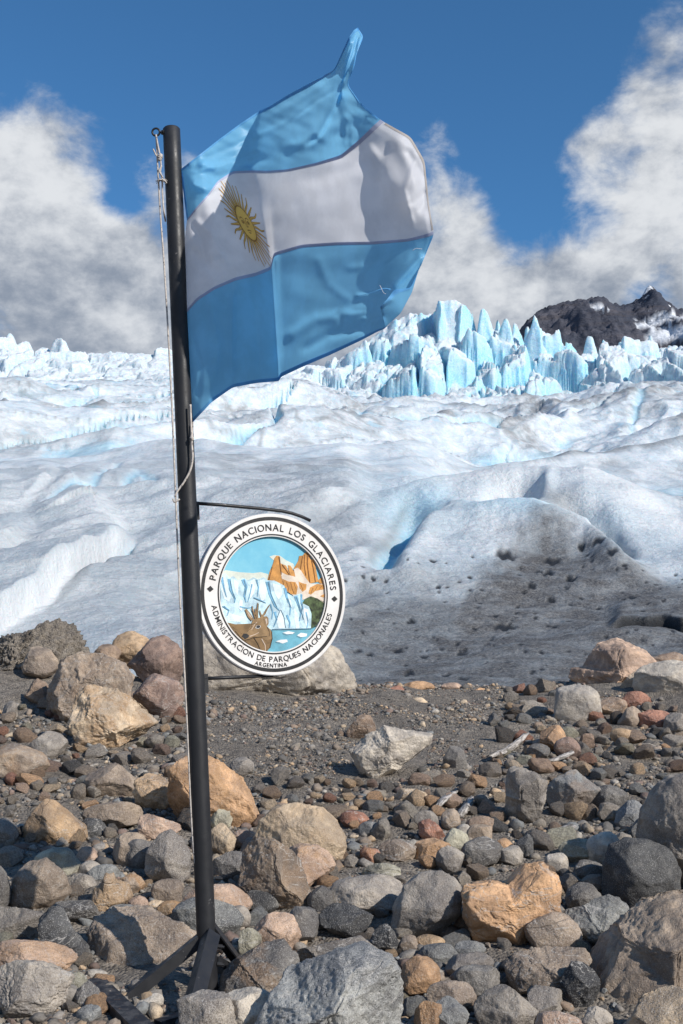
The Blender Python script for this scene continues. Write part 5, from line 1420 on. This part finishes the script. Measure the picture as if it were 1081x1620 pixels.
def sign_brackets():
    back = SC - NS * SIGN_T * .5
    def bar(pts, r, name='sign_bracket'):
        q = [plane_hit(px, py, back, NS) for px, py in pts]
        return MB().add(tube(q, r, 8)).build(name, M_BLACK, POLE, True)
    bar([(308, 796), (352, 799), (412, 804.5), (446, 808.5), (462, 812), (478, 817.5), (491, 823.5)], .0062)
    bar([(322, 1073.5), (360, 1072), (432, 1068.5)], .0062)
    # welded lugs on the pole
    for (px, py0, py1) in ((310, 794, 822), (324, 1066, 1096)):
        a, b = plane_hit(px, py0, back, NS), plane_hit(px + 1, py1, back, NS)
        MB().add(box_bar(a, b, E1, .020, .012)).build('lug', M_BLACK, POLE)
sign_brackets()

# ------------------------------------------------------------------ ropes
def make_rope_mat():
    m, n, b = material('rope', rough=.9, spec=.15)
    c = coords(n)
    fl = n.ramp(n.noise(n.mapping(c, scale=(1, 1, .9)), 110, 2, .5), .60, .66)
    col = n.mix(n.ramp(n.noise(c, 60, 4, .6), .35, .65), (.62, .57, .52), (.44, .40, .37))
    n.L.new(n.mix(n.math('MULTIPLY', fl, .75), col, (.05, .045, .05)), b.inputs['Base Color'])
    n.L.new(n.bump(n.noise(c, 420, 2, .5), .5, .002), b.inputs['Normal'])
    return m
M_ROPE = make_rope_mat()
def build_ropes():
    Yf = YP - .035
    def P3(l, Y=Yf): return [W(p[0], p[1], p[2] if len(p) > 2 else Y) for p in l]
    root = empty('halyard')
    tag(root, 'thin pale flecked rope running down the left side of the pole', 'rope')
    line = [(247, 213), (248.2, 230), (250, 270), (254, 340), (258.5, 400), (263, 470), (268, 560), (273, 660), (278, 785), (281, 860), (285, 950), (291, 1045), (296, 1140), (300, 1230), (303.5, 1300), (307, 1350), (310.5, 1374)]
    MB().add(tube(smooth_line(P3(line, YP - .015), 120), .0032, 8)).build('long_line', M_ROPE, root, True)
    MB().add(tube(smooth_line(P3([(247, 213), (250, 230), (253, 245), (255, 262), (254, 272), (257, 283), (257, 292), (257.5, 310), (259.5, 335), (262, 350, YP + .02)], YP - .02), 40), .0030, 8)).build('short_line', M_ROPE, root, True)
    MB().add(tube(smooth_line(P3([(256, 262), (252, 270), (255, 276), (258, 281)], YP - .03), 16), .0028, 8)).build('loop', M_ROPE, root, True)
    MB().add(tube(smooth_line(P3([(242.5, 236), (245, 241), (247.5, 246), (252, 250)], YP - .02), 14), .0026, 8)).build('loose_end', M_ROPE, root, True)
    def knot(px, py, s, Y, name='knot'):
        c = W(px, py, Y); V, F = ico(3)
        k = 1 + .22 * np.sin(V[:, 2] * 9 + V[:, 0] * 4)
        MB().add((c + V * k[:, None] * s * np.array([1.1, 1, 1.3]), F)).build(name, M_ROPE, root, True)
    knot(253.5, 248, .0085, YP - .02); knot(253, 251.5, .007, YP - .02)
    # frayed tuft under the splice
    q = np.random.default_rng(2)
    mb = MB()
    for i in range(46):
        a = np.array([256.5, 284.0]) + q.normal(size=2) * .8
        side = -1 if i % 3 == 0 else 1
        b = a + np.array([side * q.uniform(1, 8) - (4 if side < 0 else 0), q.uniform(2, 7)])
        y = YP - .03 + q.uniform(-.008, .008)
        mb.add(tube(P3([(a[0], a[1], y), ((a + b)[0] / 2, (a + b)[1] / 2 - 1.2, y), (b[0], b[1], y)]), [.0013, .0012, .0005], 5))
    mb.build('frayed_tuft', M_ROPE, root, True)
    # tie that gathers the lines at the pole
    MB().add(tube(smooth_line(P3([(274, 789), (276, 794), (280, 792.5), (284.5, 789.5)], YP - .04), 14), .0034, 8)).build('knot', M_ROPE, root, True)
    r2 = empty('rope')
    tag(r2, 'short white cord curving across the pole under the flag corner', 'rope')
    MB().add(tube(smooth_line(P3([(301.5, 640), (302.5, 668), (303.6, 690), (304, 705), (305, 722), (303, 738), (297.5, 752), (289, 766), (281, 777), (277, 786)], YP - .042), 60), .0036, 8)).build('cord', M_ROPE, r2, True)
    MB().add(tube(smooth_line(P3([(305.5, 668), (305, 682), (304, 692), (303, 704), (303, 714)], YP - .036), 24), .0026, 8)).build('cord', M_ROPE, r2, True)
    c = W(303.7, 693.5, YP - .042); V, F = ico(3)
    MB().add((c + V * (1 + .2 * np.sin(V[:, 2] * 9))[:, None] * .0075 * np.array([1, 1, 1.3]), F)).build('knot', M_ROPE, r2, True)
build_ropes()

# ------------------------------------------------------------------ flag
def make_cloth(name, col, trans=.38, gloss=.18):
    m = bpy.data.materials.new(name)
    m.use_nodes = True
    t = m.node_tree; t.nodes.clear(); n = N(t)
    out = n.new('ShaderNodeOutputMaterial')
    c = coords(n)
    weave = n.noise(c, 600, 2, .5)
    a = n.noise(c, 7, 5, .6)
    colr = n.mix(n.ramp(a, .35, .65), tuple(x * .92 for x in col), tuple(min(1, x * 1.05) for x in col))
    nm = n.bump(weave, .12, .0008)
    d = n.new('ShaderNodeBsdfDiffuse'); tr = n.new('ShaderNodeBsdfTranslucent'); g = n.new('ShaderNodeBsdfGlossy')
    for x in (d, tr): n.L.new(colr, x.inputs['Color'])
    for x in (d, tr, g): n.L.new(nm, x.inputs['Normal'])
    g.inputs['Roughness'].default_value = .42
    g.inputs['Color'].default_value = (.8, .85, .9, 1)
    m1 = n.new('ShaderNodeMixShader'); m1.inputs[0].default_value = trans
    n.L.new(d.outputs[0], m1.inputs[1]); n.L.new(tr.outputs[0], m1.inputs[2])
    fr = n.new('ShaderNodeLayerWeight'); fr.inputs[0].default_value = .25
    m2 = n.new('ShaderNodeMixShader')
    n.L.new(n.math('MULTIPLY', fr.outputs['Facing'], gloss), m2.inputs[0])
    n.L.new(m1.outputs[0], m2.inputs[1]); n.L.new(g.outputs[0], m2.inputs[2])
    n.L.new(m2.outputs[0], out.inputs[0])
    return m
F_BLUE, F_WHITE = make_cloth('flag_blue', (.24, .62, .92), .54), make_cloth('flag_white', (.90, .90, .93), .52, .08)
F_SEAM, F_WHEM = make_cloth('flag_seam', (.58, .61, .76), .4, .05), make_cloth('flag_white_hem', (.46, .43, .41), .2, .05)
F_BHEM = make_cloth('flag_blue_hem', (.17, .48, .78), .4, .12)
F_GOLD, F_BROWN = make_cloth('flag_gold', (.98, .68, .19), .45, .03), make_cloth('flag_brown', (.46, .27, .11), .4, .02)
def build_flag():
    T3, B3 = 1 / 3, 2 / 3
    top = [(286, 268), (300, 257), (318, 243), (345, 222), (380, 196), (410, 176), (430, 166), (455, 150), (490, 131), (530, 110), (552, 62), (560, 50), (566, 44)]
    s1 = [(296, 348), (310, 330), (326, 312), (345, 286), (368, 271), (400, 270), (425, 271), (455, 269), (500, 259), (540, 248), (570, 224), (592, 202), (604, 191)]
    s2 = [(292, 497), (312, 474), (340, 456), (373, 442), (405, 435), (429, 425), (434, 402), (479, 389), (535, 385.5), (590, 385), (645, 381), (675, 374), (687, 370)]
    bot = [(305, 668), (318, 654), (334, 637), (368, 613), (405, 606), (441, 603), (445, 596), (479, 580), (521, 562), (572, 538), (598, 523), (610, 517), (605, 478)]
    dep = [0, -.035, -.055, -.02, .05, .10, .04, -.09, -.27, -.45, -.57, -.62, -.63]     # distance behind (+) or before (-) the pole
    vk = [0, .06, .12, .17, .22, .27, T3, .42, .5, .58, B3, .74, .82, .90, 1]
    hoist_mid = {.42: (292, 385), .5: (294, 425), .58: (293, 460)}
    nC = len(top)
    G = np.zeros((len(vk), nC, 3))
    for j in range(nC):
        for i, v in enumerate(vk):
            if v <= T3: a, b, f = top[j], s1[j], v / T3
            elif v <= B3: a, b, f = s1[j], s2[j], (v - T3) / T3
            else: a, b, f = s2[j], bot[j], (v - B3) / T3
            G[i, j, :2] = np.array(a) * (1 - f) + np.array(b) * f
            G[i, j, 2] = dep[j]
    for i, v in enumerate(vk):
        if v in hoist_mid: G[i, 0, :2] = hoist_mid[v]
    def setcol(j, d):
        for i, v in enumerate(vk):
            for k, p in d.items():
                if abs(k - v) < 1e-6: G[i, j, :len(p)] = p
    setcol(12, {0: (566, 44, -0.500), .06: (575, 58, -0.530), .12: (564, 86, -0.560), .17: (561, 104, -0.580), .22: (549, 133, -0.600), .27: (570, 163, -0.600), .42: (650, 217, -0.600), .5: (672, 255, -0.600), .58: (679, 325, -0.580), .74: (671, 409, -0.600), .82: (650, 456, -0.645), .90: (625, 458, -0.690), 1: (602, 486, -0.690)})
    setcol(10, {0: (552, 60, -0.540), .06: (556, 74, -0.560), .12: (549, 98, -0.570), .17: (544, 118, -0.560), .22: (540, 141, -0.530), .27: (550, 176, -0.540), .42: (598, 258, -0.600), .5: (626, 300, -0.620), .58: (640, 345, -0.600), .74: (640, 410, -0.580), .82: (626, 448, -0.590), .90: (612, 490, -0.600), 1: (596, 525, -0.600)})
    setcol(11, {0: (560, 48, -0.530), .06: (568, 62, -0.560), .12: (558, 90, -0.580), .17: (553, 110, -0.580), .22: (545, 137, -0.570), .27: (560, 168, -0.570), .42: (640, 230, -0.610), .5: (660, 268, -0.620), .58: (669, 330, -0.600), .74: (666, 412, -0.600), .82: (653, 463, -0.620), .90: (636, 497, -0.640), 1: (610, 519, -0.630)})
    setcol(9, {0: (529, 111, -0.500), .06: (530, 118, -0.480), .12: (530, 131, -0.470), .17: (530, 147, -0.490), .22: (531, 170, -0.510), .27: (535, 205, -0.530)})
    # seam of the folded-over strip near the hoist: the cloth bulges towards the sun
    for j, dd in ((2, .02), (3, .05), (4, .06), (5, .04)):
        for i, v in enumerate(vk):
            if v < T3 + .01: G[i, j, 2] += dd * (1 - .2 * v)
    nu, nv = 225, 195
    uu, vv = np.linspace(0, nC - 1, nu), np.linspace(0, 1, nv)
    # keep the seams on grid rows
    A = np.zeros((nv, nC, 3)); 
    for k in range(3):
        for j in range(nC): A[:, j, k] = np.interp(vv, vk, G[:, j, k])
    D = np.zeros((nv, nu, 3))
    for k in range(3):
        for i in range(nv): D[i, :, k] = np.interp(uu, np.arange(nC), A[i, :, k])
    def sm(M, axis, passes):
        for _ in range(passes):
            M = np.moveaxis(M, axis, 0)
            Nn = M.copy()
            Nn[1:-1] = .25 * M[:-2] + .5 * M[1:-1] + .25 * M[2:]
            M = np.moveaxis(Nn, 0, axis)
        return M
    D[..., :2] = sm(sm(D[..., :2], 1, 7), 0, 5)
    D[..., 2:] = sm(sm(D[..., 2:], 1, 30), 0, 30)
    U, V = np.meshgrid(uu / (nC - 1), vv)
    px, py = D[..., 0], D[..., 1]
    def crease(pts, w, amp):
        s, al = seg_sd(px, py, pts)
        return amp * np.exp(-(s / w) ** 2) * smooth(0, .12, al) * smooth(1, .85, al)
    free = smooth(0, .08, U)
    w = .014 * fbm2(px / 95, py / 60, 201, 2) + .0008 * fbm2(px / 22, py / 18, 203, 2)
    upper = smooth(T3 + .02, T3 - .06, V)
    w = w + upper * (.013 * fbm2((px + py * .8) / 80, (py - px * .5) / 30, 205, 2))
    w = w + crease([(541, 135), (528, 170), (505, 214), (480, 232)], 5, -.035) + crease([(544, 140), (520, 190), (500, 224)], 12, .03) + crease([(556, 180), (530, 200), (500, 222), (440, 236)], 8, .02) + crease([(310, 256), (345, 268), (380, 262), (440, 245)], 9, -.018)
    w = w + crease([(300, 290), (330, 300), (352, 290)], 7, -.015) + crease([(560, 200), (556, 225), (562, 235)], 5, .008)
    w = w + crease([(436, 395), (437, 450), (440, 520), (443, 600)], 5, .02) + crease([(368, 450), (367, 540), (368, 612)], 5, -.012)
    w = w + crease([(445, 540), (500, 505), (540, 500), (610, 485)], 9, .022) + crease([(470, 560), (520, 530), (570, 520), (612, 505)], 8, -.024) + crease([(530, 495), (560, 518)], 6, -.012) + crease([(575, 500), (590, 530)], 5, .012)
    w = w + crease([(620, 210), (650, 250), (655, 300), (640, 340)], 14, -.016) + crease([(640, 230), (668, 280), (670, 345)], 7, .014) + crease([(600, 235), (560, 265), (470, 290)], 12, -.010)
    w = w + crease([(672, 400), (640, 435), (615, 460)], 6, -.018) + crease([(612, 462), (560, 470)], 4, .014)
    w = w + crease([(300, 395), (330, 420), (350, 440)], 9, .010) + crease([(340, 330), (335, 380), (350, 410)], 12, -.012)
    for pts, wd_, am in (([(300, 262), (360, 235), (430, 205), (500, 170)], 5, .006), ([(298, 275), (350, 262), (420, 238)], 4, -.006), ([(525, 125), (470, 160), (420, 190)], 6, .007), ([(535, 140), (500, 160), (450, 200)], 4, -.006), ([(560, 175), (548, 200), (545, 235)], 4, .006), ([(585, 185), (565, 205), (530, 240)], 4, -.005),
                         ([(300, 350), (318, 380), (330, 430)], 5, .008), ([(306, 345), (335, 370), (362, 425)], 5, -.007), ([(620, 225), (600, 260), (600, 330)], 6, .006), ([(660, 250), (640, 300), (655, 360)], 4, -.006), ([(676, 300), (655, 320), (600, 335)], 4, .005), ([(500, 400), (520, 450), (560, 480)], 7, .006), ([(660, 385), (600, 420), (540, 425)], 6, .006),
                         ([(300, 520), (318, 580), (312, 640)], 5, .006), ([(330, 470), (345, 540), (340, 610)], 6, -.006), ([(400, 445), (405, 520), (412, 600)], 6, .005), ([(610, 500), (570, 505), (530, 530)], 4, .008), ([(625, 470), (590, 490), (550, 492)], 4, -.007)):
        w = w + crease(pts, wd_, am)
    w = w + crease([(569, 50), (560, 85), (548, 120), (541, 140)], 3.5, .022) + crease([(556, 60), (545, 95), (534, 118)], 3, -.014)
    dpt = D[..., 2] + w * free
    Yf = YP - .005 + dpt
    u_, v_ = (px - 540.5) / FPX, (py - 810) / FPX
    t = Yf / (CP + SP * v_)
    S = np.stack([u_ * t, Yf, CAM_Z + (SP - CP * v_) * t], -1)
    du, dv = np.gradient(S, axis=1), np.gradient(S, axis=0)
    NR = np.cross(dv, du); NR /= np.linalg.norm(NR, axis=-1)[..., None] + 1e-12
    flipm = np.sum(NR[nv // 2, nu // 2] * TOCAM) < 0
    if flipm: NR = -NR
    root = empty('flag', S[0, 0])
    tag(root, 'sky blue and white striped flag with golden sun, blowing from the pole', 'flag')
    off = np.array(S[0, 0])
    r1, r2 = int(round(T3 * (nv - 1))), int(round(B3 * (nv - 1)))
    def stripe(name, i0, i1, mat, label=None):
        sub = S[i0:i1 + 1] - off
        me = mesh_from(name, sub.reshape(-1, 3), grid_faces(nu, i1 - i0 + 1))
        o = link(name, me, mat, root)
        if label: o['label'] = label
        return o
    stripe('stripe', 0, r1, F_BLUE, 'upper sky blue stripe')
    ws = stripe('stripe', r1, r2, F_WHITE, 'white middle stripe')
    stripe('stripe', r2, nv - 1, F_BLUE, 'lower sky blue stripe')
    def ribbon(name, sl, mat, e=.0009):
        """stitched band: a thin closed strip of cloth straddling the flag"""
        Pp, Nn = S[sl] - off, NR[sl]
        h, k = Pp.shape[:2]
        f, b = (Pp + Nn * e).reshape(-1, 3), (Pp - Nn * e).reshape(-1, 3)
        Fq = grid_faces(k, h)
        link(name, mesh_from(name, np.vstack([f, b]), np.vstack([Fq, Fq[:, ::-1] + len(f)])), mat, root)
    ribbon('seam', (slice(r1 - 1, r1 + 2), slice(2, nu)), F_SEAM)
    ribbon('seam', (slice(r2 - 1, r2 + 2), slice(1, nu)), F_SEAM)
    ribbon('hem', (slice(0, 4), slice(0, nu)), F_BHEM)
    ribbon('hem', (slice(nv - 3, nv), slice(0, nu)), F_BHEM)
    ribbon('hem', (slice(0, r1 - 1), slice(nu - 5, nu)), F_BLUE)
    ribbon('hem', (slice(r1 + 2, r2 - 1), slice(nu - 5, nu)), F_WHEM)
    ribbon('hem', (slice(r2 + 2, nv - 4), slice(nu - 4, nu)), F_BLUE)
    ribbon('hem', (slice(5, r1 - 1), slice(0, 4)), F_BLUE)
    # golden sun printed on the white stripe
    flatp = np.stack([px[r1:r2], py[r1:r2]], -1).reshape(-1, 2)
    flatS, flatN = (S[r1:r2] - off).reshape(-1, 3), NR[r1:r2].reshape(-1, 3)
    C0, Aa, Bb = np.array([388.2, 354.0]), np.array([11.2, 2.4]), np.array([-12.8, -27.4])
    def on_cloth(a, b, e):
        p = C0 + a * Aa + b * Bb
        d2 = ((flatp - p) ** 2).sum(1)
        k = np.argpartition(d2, 6)[:6]
        wgt = 1 / (d2[k] + .05)
        wgt /= wgt.sum()
        base = W(p[0], p[1], float((flatS[k, 1] * wgt).sum() + off[1])) - off
        nrm = (flatN[k] * wgt[:, None]).sum(0)
        return base + nrm / np.linalg.norm(nrm) * e
    def strip(cl, widths, e):
        cl = np.array(cl, float); T = np.gradient(cl, axis=0); T /= np.linalg.norm(T, axis=1)[:, None]
        nn = np.stack([-T[:, 1], T[:, 0]], 1)
        V = []
        for c, q, wd in zip(cl, nn, widths):
            V += [on_cloth(*(c + q * wd), e), on_cloth(*(c - q * wd), e)]
        return V, [[2 * i, 2 * i + 1, 2 * i + 3, 2 * i + 2] for i in range(len(cl) - 1)]
    sun_root = link('sun_emblem', mesh_from('sun_emblem', *(lambda vf: (vf[0], vf[1]))((lambda mb: (mb.v, mb.f))(MB().add(([on_cloth(0, 0, .0040)] + [on_cloth(r * math.cos(2 * math.pi * k / 40), r * math.sin(2 * math.pi * k / 40), .0040) for r in (.5, .97) for k in range(40)],
             [[0, 1 + k, 1 + (k + 1) % 40] for k in range(40)] + [[1 + k, 41 + k, 41 + (k + 1) % 40, 1 + (k + 1) % 40] for k in range(40)]))))), F_GOLD, ws)
    sun_root.parent = root
    out = MB()
    for k in range(32):
        a = 2 * math.pi * (k + .5) / 32
        er, et = np.array([math.cos(a), math.sin(a)]), np.array([-math.sin(a), math.cos(a)])
        ss = np.linspace(0, 1, 9)
        wav = (.075 * np.sin(ss * 2 * math.pi * 1.15) * ss ** .6) if k % 2 else 0 * ss
        L = 1.58 if k % 2 else 1.42
        cl = [er * (.93 + L * s) + et * w_ for s, w_ in zip(ss, wav)]
        wd = np.array([.085 * (1 - .80 * s) for s in ss])
        out.add(strip(cl, wd + .020, .0022))
        MB().add(strip(cl, wd * .90, .0031)).build('ray', F_GOLD, sun_root, True)
    ringv = [on_cloth(r * math.cos(2 * math.pi * k / 40), r * math.sin(2 * math.pi * k / 40), .0034) for r in (.93, 1.05) for k in range(40)]
    out.add((ringv, [[k, (k + 1) % 40, 40 + (k + 1) % 40, 40 + k] for k in range(40)]))
    out.build('outline', F_BROWN, sun_root, True)
    fc = MB()
    for sx in (-1, 1):
        fc.add(strip([(sx * .62, .22), (sx * .45, .34), (sx * .22, .30), (sx * .10, .12), (sx * .09, -.12)], [.03] * 5, .0047))
        fc.add(strip([(sx * .55, .06), (sx * .40, .14), (sx * .22, .06)], [.03] * 3, .0047))
        fc.add(strip([(sx * .52, .02), (sx * .38, -.04), (sx * .24, .02)], [.03] * 3, .0047))
        fc.add(strip([(sx * .42, .04), (sx * .34, .05)], [.07] * 2, .0049))
    fc.add(strip([(-.13, -.16), (0, -.24), (.13, -.16)], [.03] * 3, .0047))
    fc.add(strip([(-.26, -.44), (0, -.40), (.26, -.44)], [.035] * 3, .0047))
    fc.add(strip([(-.15, -.54), (0, -.57), (.15, -.54)], [.03] * 3, .0047))
    fc.build('face', F_BROWN, sun_root, True)
    # loose threads where the corner has torn
    def thread(pts, Yo, r=.0007):
        return MB().add(tube(smooth_line([W(a, b, Yo) for a, b in pts], 14) - off, r, 5)).build('loose_thread', F_WHITE, root, True)
    thread([(601, 451), (604, 457), (607, 463), (611, 465)], YP - .72)
    thread([(653, 396), (659, 393), (668, 394)], YP - .66)
    thread([(569, 182), (573, 181), (577, 178)], YP - .58)
    for p in ([(564, 469), (585, 464), (606, 457), (618, 458)],):
        MB().add(tube(smooth_line([W(a, b, YP - .64) for a, b in p], 12) - off, [.0008] * 6 + [.0022] * 6, 6)).build('torn_strip', F_BHEM, root, True)
    return root
FLAG = build_flag()

# ------------------------------------------------------------------ driftwood on the stones
def make_wood():
    m, n, b = material('driftwood', rough=.9, spec=.15)
    c = coords(n)
    g = n.noise(n.mapping(c, scale=(14, 90, 90)), 1.0, 5, .65)
    n.L.new(n.mix(n.ramp(g, .38, .62), (.15, .135, .12), (.52, .48, .44)), b.inputs['Base Color'])
    n.L.new(n.bump(g, .9, .006), b.inputs['Normal'])
    return m
M_WOOD = make_wood()
def driftwood(a, b, wpx, seed, label):
    Ya = (hit_ground(*a) or 7); Yb = (hit_ground(*b) or 7)
    A, B = W(*a, Ya), W(*b, Yb)
    A[2] += .035; B[2] += .045
    L = np.linalg.norm(B - A); wd = wpx / FPX * Ya
    q = np.random.default_rng(seed)
    V, F, ns, nr = [], [], 14, 12
    for i in range(ns):
        t = i / (ns - 1)
        k = 1 - .25 * abs(2 * t - 1) ** 3
        for j in range(nr):
            an = 2 * math.pi * j / nr
            rr = k * (1 + .18 * math.sin(3 * an + seed) + .10 * q.normal())
            V.append(((t - .5) * L + (.04 * L * q.normal() if i in (0, ns - 1) else 0), math.cos(an) * wd / 2 * rr, math.sin(an) * wd * .28 * rr + .04 * L * math.sin(t * 3 + seed)))
    for i in range(ns - 1):
        for j in range(nr):
            F.append([i * nr + j, i * nr + (j + 1) % nr, (i + 1) * nr + (j + 1) % nr, (i + 1) * nr + j])
    F += [list(range(nr))[::-1], [(ns - 1) * nr + j for j in range(nr)]]
    o = link('driftwood', mesh_from('driftwood', V, F), M_WOOD, None, tuple((A + B) / 2))
    o.rotation_mode = 'QUATERNION'
    o.rotation_quaternion = Vector(B - A).to_track_quat('X', 'Z')
    tag(o, label, 'driftwood', 'bleached driftwood pieces')
driftwood((694, 1290), (720, 1264), 13, 1, 'bleached driftwood stick leaning left of the round grey-brown stone')
driftwood((729, 1306), (746, 1272), 15, 2, 'short split piece of pale driftwood right of the round grey-brown stone')
driftwood((776, 1206), (830, 1172), 13, 3, 'long bleached driftwood stick on the bank below the ice')
driftwood((868, 1212), (906, 1204), 11, 4, 'cracked grey driftwood lying above the stained blue-grey slab')
driftwood((858, 1338), (906, 1326), 15, 5, 'flat weathered driftwood above the notched orange boulder')
# far off on the ice: a small pale plank bridge
def plank_bridge():
    c = np.array([az_x(637, 62), 62.0, CAM_Z + 62 * float(tan_el(762))])
    root = empty('plank_bridge', c)
    tag(root, 'tiny pale footbridge lying on the ice above the sign', 'footbridge')
    MB().add(box_bar((-.28, 0, .05), (.28, .1, .05), (0, 1, 0), .30, .05)).build('deck', M_WOOD, root)
    for s in (-1, 1):
        MB().add(box_bar((-.26, s * .12, .12), (.26, s * .12 + .1, .12), (0, 0, 1), .04, .03)).build('rail', M_WOOD, root)
    for x in (-.2, .2):
        MB().add(box_bar((x, 0, -.5), (x, 0, .05), (1, 0, 0), .06, .06)).build('post', M_WOOD, root)
plank_bridge()
